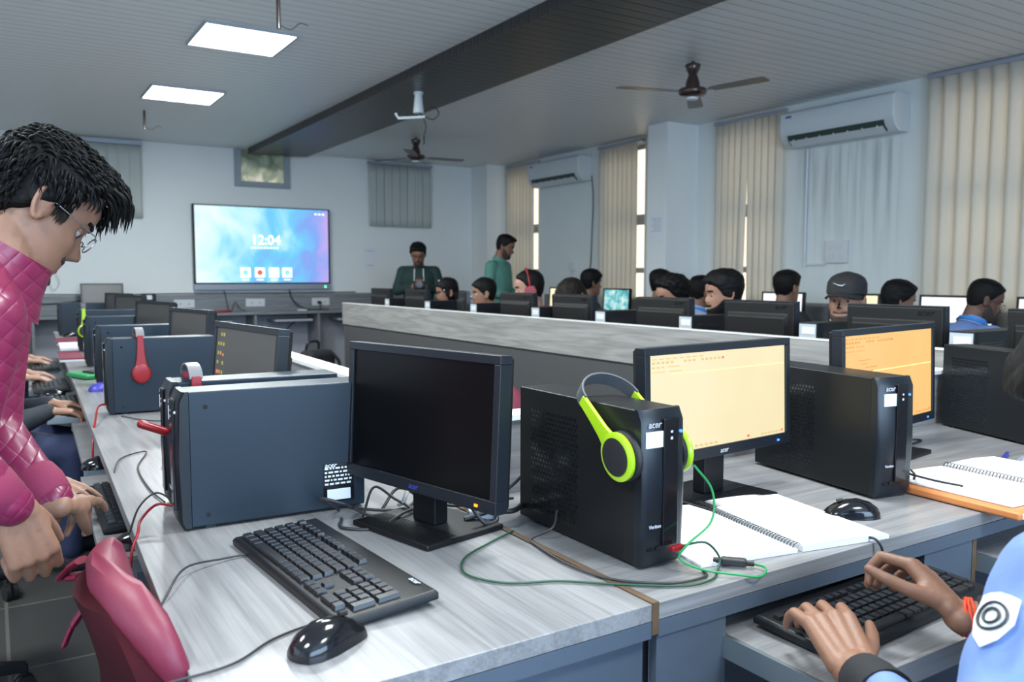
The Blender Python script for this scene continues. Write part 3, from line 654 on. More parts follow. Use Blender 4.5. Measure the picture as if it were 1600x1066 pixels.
def keyboard(name, label, loc, rz, L=.46, D=.165, single=False, group=None, tilt=3.5):
    t = thing(name, label, 'keyboard', loc, rz, group)
    Tm = Matrix.Rotation(R_(tilt), 4, 'X')
    MB().loops([[(-L/2, -D/2, .002), (L/2, -D/2, .002), (L/2, D/2, .002), (-L/2, D/2, .002)], [(-L/2, -D/2, .012), (L/2, -D/2, .012), (L/2, D/2, .012), (-L/2, D/2, .012)], [(-L/2+.005, -D/2+.004, .018), (L/2-.005, -D/2+.004, .018), (L/2-.005, D/2-.004, .018), (-L/2+.005, D/2-.004, .018)]]).xform(Matrix.Translation((0, 0, .004)) @ Tm).build('base', 'black', t, bevel=.003)
    u = .019; tot = 22.8*u; sx = (L-.03)/tot; sy = .0205
    kk = key_layout(); allk = MB(); rest = MB()
    for i, (x, wd, r, hh) in enumerate(kk):
        x0 = -L/2+.015+x*sx; w_ = wd*sx; y0 = -D/2+.014+r*sy; dd = sy*.86*(1 if hh < 1.5 else 2.1)*(.85 if hh < 1 else 1)
        if hh > 1.5: y0 -= sy*.5; 
        k = MB() if not single else allk
        if i >= 100 and not single: k = rest
        v = len(k.v)
        k.loops([[(x0, y0, .017), (x0+w_, y0, .017), (x0+w_, y0+dd, .017), (x0, y0+dd, .017)], [(x0+.002, y0+.002, .0245), (x0+w_-.002, y0+.002, .0245), (x0+w_-.002, y0+dd-.001, .0245), (x0+.002, y0+dd-.001, .0245)]])
        k.v[v:] = [tuple((Matrix.Translation((0, 0, .004)) @ Tm) @ Vector(p)) for p in k.v[v:]]
        if not single and i < 100: k.build('key', 'key', t)
    if single: allk.build('keys', 'key', t)
    elif rest.v: o = rest.build('keys', 'key', t); o['kind'] = 'stuff'
    if not single:
        place_text('acer', .016, (L/2-.05, D/2-.016, .029), (1, 0, 0), (0, 1, 0), 'logo', t, 'logo', shear=.2)
        MB().box((-L/2+.04, D/2-.02, .006), (.03, .01, .012)).box((L/2-.04, D/2-.02, .006), (.03, .01, .012)).build('feet', 'wire', t)
    return t
def mouse(name, label, loc, rz, cord=None, group=None, m='gloss', s=1.):
    t = thing(name, label, 'mouse', loc, rz, group)
    rings = []
    for y, wd, h, zb in ((-.056, .008, .010, .002), (-.05, .020, .020, .001), (-.035, .029, .031, .001), (-.01, .032, .038, .001), (.015, .030, .036, .001), (.035, .028, .028, .001), (.05, .025, .018, .001), (.058, .014, .012, .002)):
        rings.append([(s*wd*math.cos(a)*(1.0 if math.sin(a) > 0 else 1.0), s*y, s*(zb+max(0, math.sin(a))**.8*h + (0 if math.sin(a) >= 0 else 0))) for a in [2*math.pi*k/24 for k in range(24)]])
    MB().loops(rings).build('shell', m, t, smooth=True)
    MB().tube([(0, -.0 + .022*s, .036*s), (0, .035*s, .034*s)], .004*s).build('wheel', 'foam', t, smooth=True)
    MB().tube([(0, .0*s, .0388*s), (0, .02*s, .0355*s), (0, .05*s, .0195*s)], .0007).build('button_gap', 'wire', t)
    if cord: MB().tube(smoothpath(cord), .0018, 6).build('cord', 'wiregrey', t, smooth=True)
    return t

# ------------------------------------------------------------------ left desk row (turned about 2 degrees)
LA = R_(2.06); L0 = Vector((.194, 1.062))
def lp(s, t_, z=0.): return (L0.x+math.sin(LA)*s+math.cos(LA)*t_, L0.y+math.cos(LA)*s-math.sin(LA)*t_, z)
def lx(s, t_): p = lp(s, t_); return (p[0], p[1])
DZ = .75
t = thing('computer_desk', 'long grey laminate desk row on the left with its near end at the front', 'desk', (0, 0, 0))
MB().prism([lx(-.125, 0), (.852, .941), (.852, 1.62), lx(.62, .735), lx(7.57, .735), lx(7.57, 0)], .722, DZ).build('worktop', 'wood_y', t, bevel=.0015)
MB().prism([lx(-.115, .03), (.852, .962), (.852, .98), lx(-.1, .03)], .02, .7215).build('end_panel', 'fascia', t)
MB().prism([lx(-.1245, 0.004), (.851, .9405), (.851, .96), lx(-.11, .004)], .695, .7215).build('edge_band', 'fascia', t)
for s_ in (.6, 1.75, 2.9, 3.9, 4.9, 5.9, 6.9, 7.5): MB().prism([lx(s_, .1), lx(s_, .7), lx(s_+.025, .7), lx(s_+.025, .1)], 0, .721).build('support_panel', 'navyboard', t)
MB().prism([lx(.0, .70), lx(7.57, .70), lx(7.57, .72), lx(.0, .72)], .0, .721).build('modesty_panel', 'navyboard', t)
for s0, s1, pull in ((.85, 1.7, .05), (1.85, 2.75, .035), (2.98, 3.85, .12), (3.98, 4.85, .19), (4.98, 5.85, .19)):
    tr = MB().prism([lx(s0, -pull), lx(s1, -pull), lx(s1, .36-pull), lx(s0, .36-pull)], .635, .655).build('keyboard_tray', 'wood_x', t, bevel=.001)
    for q in (s0-.006, s1): MB().prism([lx(q, -pull), lx(q+.006, -pull), lx(q+.006, .4), lx(q, .4)], .62, .65).build('drawer_slide', 'steel', tr)
# dividers
t = thing('desk_divider', 'low grey laminate divider with a white top edge behind the left desk row', 'divider', (0, 0, 0))
MB().prism([lx(.60, .735), lx(7.57, .735), lx(7.57, .765), lx(.60, .765)], .0, .925).build('board', 'wood_y', t)
MB().prism([lx(.59, .715), lx(7.57, .715), lx(7.57, .79), lx(.59, .79)], .925, .94).build('top_edge', 'white_trim', t, bevel=.002)
t = thing('desk_divider', 'low grey laminate divider with a white top edge behind the front desk row', 'divider', (0, 0, 0))
MB().bx(.94, 2.83, 1.62, 1.65, 0, .925).build('board', 'wood_x', t); MB().bx(.94, 2.83, 1.60, 1.67, .925, .94).build('top_edge', 'white_trim', t, bevel=.002)
# ------------------------------------------------------------------ front desk
t = thing('computer_desk', 'grey laminate front desk carrying the lit monitors, joined at the brown seam', 'desk', (0, 0, 0))
MB().bx(.866, 2.83, .941, 1.62, .722, DZ).build('worktop', 'wood_x', t, bevel=.0015)
MB().bx(.866, 2.83, .9405, .96, .695, .7215).build('edge_band', 'fascia', t)
MB().bx(.866, 1.02, .945, .962, .56, .7215).build('apron', 'fascia', t)
MB().bx(1.595, 1.775, .945, .96, .55, .72).build('apron_block', 'fascia', t); MB().bx(1.773, 1.79, .945, 1.4, .55, .72).build('block_edge', 'seam', t)
for q in (.87, 1.615, 2.37): MB().bx(q, q+.02, .99, 1.549, 0, .72).build('support_panel', 'navyboard', t)
MB().bx(.87, 2.83, 1.55, 1.57, 0, .72).build('modesty_panel', 'under', t)
for x0, x1 in ((1.025, 1.60), (1.80, 2.35)):
    tr = MB().bx(x0, x1, .72, 1.15, .64, .66).build('keyboard_tray', 'wood_x', t, bevel=.001)
    for q in (x0-.01, x1+.0005): MB().bx(q, q+.0095, .72, 1.3, .622, .66).build('drawer_slide', 'steel', tr)
    MB().bx(x0-.004, x1+.004, .712, .72, .63, .668).build('tray_lip', 'wood_x', tr)
o = MB().bx(.852, .866, .94, 1.62, .70, .752).build('board_seam', 'seam', None); tag(o, 'raw brown board edge running along the joint between the two front desks', 'board edge')

# ------------------------------------------------------------------ tall partition and third row desk
t = thing('partition_screen', 'long tall partition with pale laminate top board and dark grey lower panel', 'partition', (0, 0, 0))
MB().bx(2.85, 2.875, -.9, 7.58, .80, 1.0).build('top_board', 'part_wood', t, bevel=.001)
MB().bx(2.86, 2.885, -.9, 7.56, 0, .80).build('lower_panel', 'partgrey', t)
MB().bx(2.848, 2.90, -.9, 7.585, 1.0, 1.004).build('edge_strip', 'white_trim', t)
t = thing('computer_desk', 'grey laminate desk behind the tall partition with monitors turned away', 'desk', (0, 0, 0))
MB().bx(2.90, 3.42, -.9, 7.5, .752, .78).build('worktop', 'wood_y', t)
for y in (-.88, .6, 1.35, 2.1, 2.8, 3.5, 4.2, 4.9, 5.7, 6.5, 7.46): MB().bx(2.95, 3.38, y, y+.025, 0, .751).build('side_panel', 'navyboard', t)
t = thing('computer_desk', 'grey laminate desk along the window wall', 'desk', (0, 0, 0))
MB().bx(5.70, 6.3, .4, 9.4, .722, DZ).build('worktop', 'wood_y', t)
for y in (.42, 1.5, 2.5, 3.5, 4.4, 5.3, 6.2, 7.2, 8.2, 9.3): MB().bx(5.75, 6.28, y, y+.025, 0, .721).build('side_panel', 'navyboard', t)
tag(MB().bx(6.315, 6.345, .4, 9.2, .76, 1.02).build('wall_upstand', 'wood_dim'), 'dark laminate upstand behind the monitors of the window wall desk', 'upstand')

# ------------------------------------------------------------------ devices on the desks
RL = -R_(92.06)
def ltower(x, y, label, **k): return tower('computer_tower', label, (x, y, DZ), RL, 'slim black towers on the left desk row', led='ink', cm='case_bluelit', **k)
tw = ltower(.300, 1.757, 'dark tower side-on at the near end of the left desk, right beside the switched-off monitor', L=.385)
MB().bx(.0476, .0484, .292, .36, .02, .105).build('rating_label', 'gloss', tw)
mb = MB()
rr = random.Random(5)
for r in range(5):
    x = .295
    while x < .35:
        wv = rr.uniform(.003, .011); mb.bx(.0484, .0487, x, min(x+wv, .355), .058+r*.0085, .062+r*.0085); x += wv+.003
mb.bx(.0484, .0487, .30, .352, .024, .048).build('label_print', 'sticker', tw)
place_text('acer', .015, (.0489, .338-.03, .101), (0, 1, 0), (0, 0, 1), 'sticker', tw, 'label_logo', shear=.2)
MB().bx(.0476, .0484, .05, .058, .245, .253).bx(.0476, .0484, .05, .058, .025, .033).build('case_clips', 'gloss', tw)
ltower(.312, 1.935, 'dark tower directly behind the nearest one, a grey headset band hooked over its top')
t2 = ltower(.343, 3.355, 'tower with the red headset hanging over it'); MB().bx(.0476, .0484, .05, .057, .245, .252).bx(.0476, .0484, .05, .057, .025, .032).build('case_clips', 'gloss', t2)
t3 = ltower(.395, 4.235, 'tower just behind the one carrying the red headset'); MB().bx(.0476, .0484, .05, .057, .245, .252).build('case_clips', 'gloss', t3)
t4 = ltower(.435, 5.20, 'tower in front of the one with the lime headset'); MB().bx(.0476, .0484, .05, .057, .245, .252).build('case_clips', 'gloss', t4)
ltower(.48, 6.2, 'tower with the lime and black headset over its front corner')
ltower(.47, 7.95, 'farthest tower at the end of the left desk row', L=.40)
LMG = 'monitors on the left desk row'
monitor('monitor', 'switched-off black monitor with orange power light beside the nearest keyboard', (.708, 1.478, DZ), R_(-76.7), w_=.47, h=.29, z0=.078, logo='logoblue', group=LMG)
monitor('monitor', 'dim grey monitor with a column of desktop icons behind the two near towers', (.575, 2.34, DZ), R_(-84), w_=.49, h=.295, scr='scr_off_grey', ui='dim', tilt=6, group=LMG)
monitor('monitor', 'small-looking grey monitor right of the tower with the red headset', (.70, 3.72, DZ), R_(-80), w_=.43, h=.29, scr='scr_off_grey', tilt=4, group=LMG)
monitor('monitor', 'brownish dim monitor further along the left desk row', (.745, 4.92, DZ), R_(-74), w_=.43, h=.29, scr='scr_off_grey', tilt=4, group=LMG)
monitor('monitor', 'far left-row monitor, the nearer of the two tiny overlapping ones', (.84, 6.6, DZ), R_(-72), w_=.43, h=.29, scr='scr_off_grey', group=LMG)
monitor('monitor', 'far left-row monitor, the farther of the two tiny overlapping ones', (.86, 7.4, DZ), R_(-72), w_=.43, h=.29, scr='scr_off_grey', group=LMG)
monitor('monitor', 'monitor with a pale reflecting screen on the back counter', (1.07, 10.42, .815), R_(0), w_=.44, h=.28, scr='scr_off_grey', tilt=8)
t = thing('desktop_speaker', 'small black speaker box with a white label on the back counter', 'speaker', (1.55, 10.42, .815)); MB().bx(-.075, .075, -.07, .07, 0, .24).build('case', 'black', t, bevel=.01); MB().bx(-.03, .03, -.073, -.069, .17, .22).build('label', 'sticker', t)
t = thing('webcam', 'small round webcam on the back counter beside the speaker box', 'webcam', (1.36, 10.42, .815)); MB().ball((0, 0, .16), .035).build('head', 'chrome', t, smooth=True); MB().cyl((0, 0, 0), (0, 0, .13), .02, .012).build('stand', 'wire', t)

tower('computer_tower', 'black tower with the lime headset, label and blue light at the front desk seam', (.978, 1.055, DZ), 0, 'black towers on the front desk', L=.39)
tower('computer_tower', 'black tower between the yellow and the orange screens', (1.742, 1.112, DZ), R_(-8), 'black towers on the front desk', L=.41, W=.11)
tower('computer_tower', 'black tower with a wide vent grille at the right edge of the front desk', (2.663, 1.215, DZ), R_(-20), 'black towers on the front desk', L=.385)
monitor('monitor', 'monitor with a pale yellow editor screen on the front desk', (1.400, 1.325, DZ), R_(5.3), w_=.513, h=.257, z0=.103, scr='scr_yellow', tilt=2, led='blueled', ui='yellow', group='lit monitors on the front desk')
monitor('monitor', 'monitor with an orange editor screen on the front desk', (2.155, 1.40, DZ), R_(9), w_=.58, h=.295, z0=.075, scr='scr_orange', tilt=2, led='blueled', ui='orange', group='lit monitors on the front desk')

# third row: backs to the camera
YM = [(7.24, .43, 'farthest'), (6.47, .43, ''), (5.63, .36, ''), (4.86, .40, ''), (4.21, .41, ''), (3.38, .42, ''), (2.71, .43, ''), (2.01, .43, ''), (1.35, .44, '')]
LM = ['farthest monitor turned away behind the partition, at its far end', 'monitor back below the standing man with the camera', 'monitor back between the two seated girls', 'monitor back below the young man with the red headset', 'monitor back below the bowed dark-haired head', 'monitor back below the curly-haired young man', 'large monitor back right of the bearded man', 'large monitor back behind the orange screen, below the boy in the cap', 'monitor back at the right edge behind the partition']
proto = None
for (y, w_, _), lb in zip(YM, LM):
    if proto is None: proto = monitor('monitor', lb, (3.135, y, .78), R_(90), w_=.43, h=.29, z0=.076, scr='scr_white', group='monitors turned away behind the tall partition'); continue
    dup(proto, (3.135, y, .78), R_(90 if abs(y-5.63) > .1 else 68), lb)
LT = ['far tower with a grey back, first from the partition end', 'grey-backed tower in front of the girl with the hair band', 'grey-backed tower in front of the girl in thin glasses', 'grey-backed tower below the young man with the red headset', 'grey-backed tower in front of the teal picture screen', 'grey-backed tower in front of the bearded man', 'grey-backed tower left of the boy in the cap', 'grey-backed tower in front of the student in the light blue shirt']
proto = None
for y, lb in zip((6.87, 6.06, 5.30, 4.48, 3.80, 3.10, 2.35, 1.675), LT):
    if proto is None: proto = tower('computer_tower', lb, (3.385, y, .78), R_(90), 'grey-backed towers behind the tall partition', back=True, sticker=False); continue
    dup(proto, (3.385, y, .78), R_(90), lb)
# window wall monitors
for y, s_, lb in ((8.30, 'scr_warm', 'far lit yellow monitor on the window wall desk, left of the bowed head'), (7.22, 'scr_forest', 'monitor showing a teal forest picture on the window wall desk'), (5.75, 'scr_forest', 'greenish monitor on the window wall desk mostly hidden by heads'),
                  (4.92, 'scr_white', 'white lit monitor behind the boy with the violet-blue collar'), (4.20, 'scr_warm', 'pale yellow lit monitor behind the boy in the cap'), (3.36, 'scr_white', 'wide white lit monitor left of the student in the light blue shirt'), (2.66, 'scr_white', 'white lit monitor right of the student in the light blue shirt')):
    monitor('monitor', lb, (5.93, y, DZ), R_(-90), w_=.46 if y > 3.5 else .56, h=.30, z0=.075, scr=s_, group='lit monitors on the window wall desk')

# keyboards and mice
keyboard('keyboard', 'black full-size keyboard lying on the near left desk in front of the dark monitor', (.468, 1.343, DZ), R_(-86.3), L=.478, D=.17)
keyboard('keyboard', 'black keyboard on the pulled-out tray under the typing hands', (1.325, .868, .66), R_(3), L=.49, D=.165)
KG = 'keyboards on the left row trays'
kb = keyboard('keyboard', 'keyboard on the near tray below the magenta-jacketed man\'s hands', (.285, 2.33, .655), R_(-91), single=True, group=KG)
for p, lb in (((.285, 4.30, .655), 'brown-black keyboard on the empty half-open tray of the left row'), ((.25, 5.05, .655), 'keyboard on the second pulled-out tray of the left row'), ((.27, 6.15, .655), 'far keyboard of the left row under the seated student\'s hands')):
    dup(kb, p, R_(-91), lb)
mouse('mouse', 'glossy black mouse at the front edge of the near left desk', (.372, 1.068, DZ), R_(-66), cord=[(0, .055, .01), (-.03, .075, .004), (-.065, .04, .003), (-.075, -.03, .003), (-.06, -.11, .003), (-.085, -.19, .003)], s=1.05)
mouse('mouse', 'glossy black mouse beside the open notebook on the front desk', (1.535, 1.072, DZ), R_(58), cord=[(0, .055, .01), (-.02, .075, .004), (-.05, .07, .003), (-.07, .02, .003)])
mouse('mouse', 'black mouse on the tray just below the near keyboard tray end', (.26, 1.975, .655), R_(-100))
mouse('mouse', 'black mouse on the tray beyond the near keyboard', (.27, 2.86, .655), R_(-92))
mouse('mouse', 'black and blue mouse on the left desk beside a tower', (.40, 4.05, DZ), R_(-80), m='logoblue')
mouse('mouse', 'black mouse on the far left-row tray by the second keyboard', (.24, 4.70, .655), R_(-92))
mouse('mouse', 'pale grey mouse at the right edge of the front desk', (2.36, 1.10, DZ), R_(70), m='rail')
mouse('mouse', 'black mouse on a red file at the far left desk', (.52, 7.4, .775), R_(-80))

# headsets
def headset(label, loc, rz, a, dcup, col, tiltx=0, cover='foam', band='band', mic=False, r=.037, top=.055):
    t = thing('headset', label, 'headset', loc, rz)
    T = Matrix.Rotation(R_(tiltx), 4, 'X')
    P = []
    for k in range(25):
        th = math.pi*k/24; P.append(((a+.006)*math.cos(th), 0, top*math.sin(th)-.0))
    def strap(pts, wd, th_):
        mb = MB(); n = len(pts); rings = []
        for i in range(n):
            p = Vector(pts[i]); tg = (Vector(pts[min(i+1, n-1)])-Vector(pts[max(i-1, 0)])).normalized(); nn = Vector((0, 1, 0)).cross(tg).normalized(); ww = wd[i] if hasattr(wd, '__len__') else wd
            rings.append([p+Vector((0, ww, 0))+nn*th_, p+Vector((0, -ww, 0))+nn*th_, p+Vector((0, -ww, 0))-nn*th_, p+Vector((0, ww, 0))-nn*th_])
        return mb.loops(rings).xform(T)
    strap(P, .014, .0022).build('headband', band, t, bevel=.001)
    for s in (-1, 1):
        x = s*(a+.006)
        strap([(x, 0, .006), (x*1.01, 0, -dcup*.3), (x*1.03, 0, -dcup*.55), (x*1.06, 0, -dcup+.02)], [.010, .012, .014, .022], .004).build('ear_arm', col, t, bevel=.002)
        cx = s*(a+.012)
        cup = MB(); rot = Matrix.Rotation(R_(90), 4, 'Y')
        cup.lathe([(.0, -.010), (r*.8, -.009), (r, -.003), (r, .003), (r*.85, .006), (0, .006)], n=30)
        cup.xform(T @ Matrix.Translation((cx, 0, -dcup)) @ rot @ Matrix.Diagonal((1.05, .95, s*1.0, 1))); cp = cup.build('ear_cup', col, t, smooth=True)
        cu = MB().lathe([(0, .004), (r*.72, .004), (r*.78, .0075), (r*.6, .0085), (0, .0085)], n=30) ; cu.xform(T @ Matrix.Translation((cx, 0, -dcup)) @ rot @ Matrix.Diagonal((1.05, .95, s, 1))); cu.build('cup_cover', cover, cp, smooth=True)
        cu = MB().lathe([(0, -.024), (r*.75, -.024), (r*1.02, -.02), (r*1.04, -.014), (r*.95, -.009), (0, -.009)], n=30); cu.xform(T @ Matrix.Translation((cx, 0, -dcup)) @ rot @ Matrix.Diagonal((1.05, .95, s, 1))); cu.build('cushion', 'foam', cp, smooth=True)
    if mic: MB().tube(smoothpath([tuple(T @ Vector((-(a+.01), 0, -dcup))), tuple(T @ Vector((-(a+.012), -.06, -dcup-.02))), tuple(T @ Vector((-(a+.012), -.14, -dcup-.005)))]), [.005]*8+[.005]*8+[.008]).build('microphone_boom', col, t, smooth=True)
    return t
hs = headset('lime green and black headset straddling the tower at the desk seam', (.978, 1.205, 1.030), 0, .056, .135, 'lime', tiltx=-52, top=.056, r=.043)
headset('red headset with a grey band hanging over a tower on the left desk', (.46, 3.355, 1.035), R_(88), .055, .135, 'red', top=.03, r=.034, cover='red', band='silverband')
headset('lime and black headset hanging on the far left tower', (.515, 6.2, 1.035), R_(88), .06, .14, 'lime', top=.04, r=.042)
headset('grey-banded headset with a red microphone on the second nearest tower', (.372, 1.935, 1.036), R_(88), .055, .14, 'red', top=.028, band='silverband')
t = thing('headset_microphone', 'red microphone tip poking out beside the second nearest tower', 'microphone', (.30, 1.86, .93)); MB().rc((-.045, 0, .02), (0, 0, 0), .009, .009).build('capsule', 'red', t, smooth=True)

# cables on the desks
Z = DZ+.004
cable('headset_cable', [(1.045, 1.05, .925), (1.075, 1.035, .88), (1.06, 1.02, .83), (1.0, 1.015, .80), (.985, 1.02, .775), (1.01, .99, .76), (1.05, .945, .757), (1.085, .93, .752), (1.115, .945, .757), (1.11, .975, .757)], .0021, 'green', 'bright green headset cable looping in front of the labelled tower')
cable('headset_cable', [(.998, 1.03, .792), (1.03, 1.005, .80), (1.06, 1.0, .77), (1.04, .985, Z), (1.0, .96, Z), (.94, .965, Z), (.85, 1.03, Z), (.78, 1.09, Z), (.70, 1.13, Z), (.665, 1.2, Z), (.70, 1.27, Z), (.78, 1.32, Z), (.86, 1.36, Z)], .0021, 'greendark', 'thin green and black cable trailing across the near desk')
cable('headset_cable', [(.925, 1.30, .80), (.90, 1.28, .775), (.865, 1.30, Z), (.85, 1.26, Z), (.84, 1.15, Z), (.86, 1.05, Z), (.93, .985, Z), (1.0, .975, Z), (1.02, 1.0, Z)], .0024, 'wiregrey', 'dark cable crossing the brown seam beside the labelled tower')
t = thing('cable_adapter', 'grey in-line audio adapter on the green cable at the desk edge', 'adapter', (1.085, .99, .760), R_(-50)); MB().box((0, 0, 0), (.045, .017, .014)).build('body', 'wiregrey', t, bevel=.004); MB().cyl((-.022, 0, 0), (-.035, 0, 0), .005).cyl((.022, 0, 0), (.035, 0, 0), .005).build('strain_relief', 'wire', t)
tag(MB().box((.0, 0, 0), (.03, .012, .01), None).xform(Matrix.Translation((.99, 1.032, .79))).build('audio_plug', 'red', None, bevel=.003), 'red audio plugs in the front of the labelled tower', 'plug')
o = cable('vga_cable', [(.80, 1.45, Z+.01), (.85, 1.44, .775), (.90, 1.42, .775), (.96, 1.46, .78), (1.02, 1.47, .80)], .006, 'wire', 'thick black monitor cable between the dark monitor and the labelled tower')
t = thing('cable_connector', 'grey-blue monitor cable connector lying by the dark monitor', 'connector', (.845, 1.455, .768), R_(-25)); MB().box((0, 0, 0), (.06, .03, .022)).build('shell', 'rail', t, bevel=.004)
for i, (pts, r) in enumerate((([(.62, 1.69, Z), (.56, 1.63, .80), (.60, 1.60, .79), (.64, 1.64, .765), (.74, 1.62, Z), (.80, 1.64, .78)], .0035),
        ([(.60, 1.62, Z), (.58, 1.56, Z), (.64, 1.52, Z), (.72, 1.55, .77), (.80, 1.60, Z), (.86, 1.63, Z)], .0035), ([(.64, 1.60, Z+.004), (.69, 1.66, .80), (.72, 1.62, .78), (.74, 1.58, Z+.006), (.66, 1.57, Z+.006), (.63, 1.62, .77)], .003),
        ([(.70, 1.64, Z), (.75, 1.66, .79), (.80, 1.62, Z+.01), (.85, 1.56, Z+.005), (.92, 1.50, .79), (1.0, 1.48, .86)], .0035), ([(.84, 1.64, .80), (.86, 1.6, .77), (.9, 1.55, .765), (.95, 1.5, .775)], .003))):
    cable('tangled_cable', pts, r, 'wiregrey', ['black cable loop rising beside the label of the nearest tower', 'black cable curving round the base of the dark monitor', 'small knotted cable loop behind the dark monitor', 'cable rising from the tangle up to the labelled tower', 'short cable on the desk below the divider'][i], group='cables behind the dark monitor')
cable('tangled_cable', [(.74, 1.64, Z+.004), (.735, 1.60, .78), (.76, 1.62, .83), (.77, 1.66, .86)], .005, 'wirewhite', 'white cable standing out of the cable tangle behind the dark monitor')
cable('monitor_cable', [(.80, 1.43, .80), (.82, 1.40, .765), (.86, 1.42, .765), (.85, 1.47, .80)], .004, 'wiregrey', 'black cable arc under the right corner of the dark monitor')
cable('keyboard_cable', [(.39, 1.50, Z), (.33, 1.49, Z+.003), (.26, 1.45, Z+.012), (.215, 1.36, Z+.004), (.195, 1.33, .73), (.19, 1.33, .62)], .002, 'wiregrey', 'thin cable running off the left desk edge beside the keyboard')
cable('red_headset_cable', [(.30, 1.77, .79), (.27, 1.80, .79), (.235, 1.76, .775), (.22, 1.70, .765), (.205, 1.68, .73), (.20, 1.68, .64)], .0028, 'red', 'red headset cable from the nearest tower down over the left desk edge')
cable('headset_lead', [(.30, 1.76, .80), (.28, 1.86, .80), (.24, 1.82, .785), (.21, 1.74, .755)], .002, 'wire', 'thin black lead beside the red cable at the nearest tower')
cable('red_headset_cable', [(.345, 3.33, .79), (.31, 3.28, .79), (.28, 3.1, .76), (.262, 3.0, .70), (.26, 3.0, .55)], .0035, 'red', 'red cable from the tower with the red headset hanging off the desk edge')
cable('mouse_cable', [(.31, 1.95, Z), (.30, 2.1, Z), (.31, 2.35, Z), (.36, 2.55, Z), (.29, 2.5, Z), (.255, 2.35, .755), (.245, 2.3, .72)], .002, 'wire', 'thin black mouse cable lying along the left desk past the towers')
cable('mouse_cable', [(.38, 3.25, Z), (.45, 3.1, Z), (.55, 3.05, Z), (.66, 3.1, Z)], .002, 'wire', 'thin dark cable behind the near towers below the red headset tower')
cable('notebook_cable', [(1.49, 1.09, Z), (1.42, .99, .754), (1.415, .935, .757), (1.42, .932, .72), (1.38, 1.0, .68), (1.22, .99, .669), (1.18, .99, .669)], .0025, 'wire', 'black cable dropping over the front desk edge to the keyboard tray')
cable('tray_cable', [(1.30, 1.02, .668), (1.36, .985, .669), (1.43, .97, .667), (1.5, .99, .667)], .003, 'wire', 'short black cable across the back of the keyboard tray')
cable('desk_cable', [(1.70, .93, .60), (1.72, .925, .50), (1.69, .925, .38), (1.60, .93, .34)], .004, 'wire', 'black cable hanging below the right keyboard tray')
cable('monitor_cable', [(2.25, 1.40, .83), (2.2, 1.42, .77), (2.3, 1.44, Z), (2.42, 1.46, Z), (2.4, 1.5, Z)], .003, 'wire', 'black cable on the desk under the orange screen')
cable('earphone_cable', [(1.80, 1.10, .79), (1.85, 1.13, .79), (1.92, 1.2, .79), (1.96, 1.24, .79), (1.92, 1.26, .80), (1.82, 1.16, .80), (1.83, 1.08, .79), (1.845, 1.01, .787)], .0026, 'wire', 'black earphone cable curling over the spiral notebook at the right')
cable('wall_cable', [(-.5, 10.66, 1.06), (.4, 10.67, 1.05), (1.2, 10.66, 1.04), (2.0, 10.66, 1.045), (3.2, 10.66, 1.042), (4.2, 10.67, 1.045)], .006, 'wiregrey', 'long cable lying along the top of the back wall upstand')
cable('wall_cable', [(.0, 10.66, .97), (.5, 10.66, .94), (.9, 10.66, .97)], .008, 'wiregrey', 'sagging cable on the back wall left of the pale monitor')
cable('wall_cable', [(.62, 10.66, 1.3), (.66, 10.66, 1.18), (.60, 10.66, 1.1), (.56, 10.66, 1.18)], .004, 'wirewhite', 'small wire loop hanging on the back wall left of the monitors')
cable('under_desk_cable', [(2.5, 10.62, .7), (2.8, 10.6, .55), (3.1, 10.6, .5), (3.35, 10.6, .68)], .007, 'wire', 'dark cable sagging under the back counter')

# notebooks and papers
def notebook(label, loc, rz, w_, d_, th=.010, lines='paperblue'):
    t = thing('spiral_notebook', label, 'notebook', loc, rz)
    for s, nm in ((-1, 'left_page'), (1, 'right_page')):
        mb = MB(); rings = []
        for k in range(13):
            u = k/12; x = s*(.006+u*w_); h = th*(1-.35*u*u)*(.75 if s < 0 else 1.15) + .004*math.sin(u*3)
            rings.append([(x, 0, .0005), (x, d_, .0005), (x, d_, h), (x, 0, h)])
        pg = mb.loops(rings).build('page_block', 'paper', t, smooth=50)
        mb = MB(); rr = random.Random(int(d_*1000)+s)
        for r in range(16):
            x = s*(.03+.0)+0; y = d_-.03-r*.017
            if y < .02 or (s > 0 and r > 5) : continue
            L_ = rr.uniform(.5, .8)*w_; u = (.03+L_/2)/w_; h = th*(1-.35*u*u)*(.75 if s < 0 else 1.15)+.004*math.sin(u*3)
            mb.bx(min(s*.03, s*(.03+L_)), max(s*.03, s*(.03+L_)), y, y+.0012, h-.0006, h+.0006)
        if mb.v: mb.build('handwriting', lines, pg)
    mb = MB(); n = int(d_/.0085)
    for k in range(n):
        y = .008+k*(d_-.016)/(n-1); mb.tube([(.009*math.cos(a), y+.002*math.sin(a/2), .007+.009*math.sin(a)) for a in [R_(q) for q in range(-30, 211, 30)]], .0009, 6)
    mb.build('spiral_wire', 'wiregrey', t, smooth=True)
    return t
notebook('open spiral notebook with white pages beside the lime headset tower', (1.248, .978, DZ), R_(-10), .212, .325)
t = thing('file_folder', 'orange file folder under the spiral notebook, overhanging the front desk edge', 'folder', (1.79, .86, DZ), R_(-3)); MB().bx(0, .38, 0, .28, .001, .020).build('cover', 'orange', t, bevel=.006); MB().bx(.012, .37, -.002, .27, .005, .016).build('sheets', 'paper', t)
notebook('open spiral notebook lying on the orange folder', (2.035, .875, DZ+.021), R_(-3), .215, .30, th=.007)
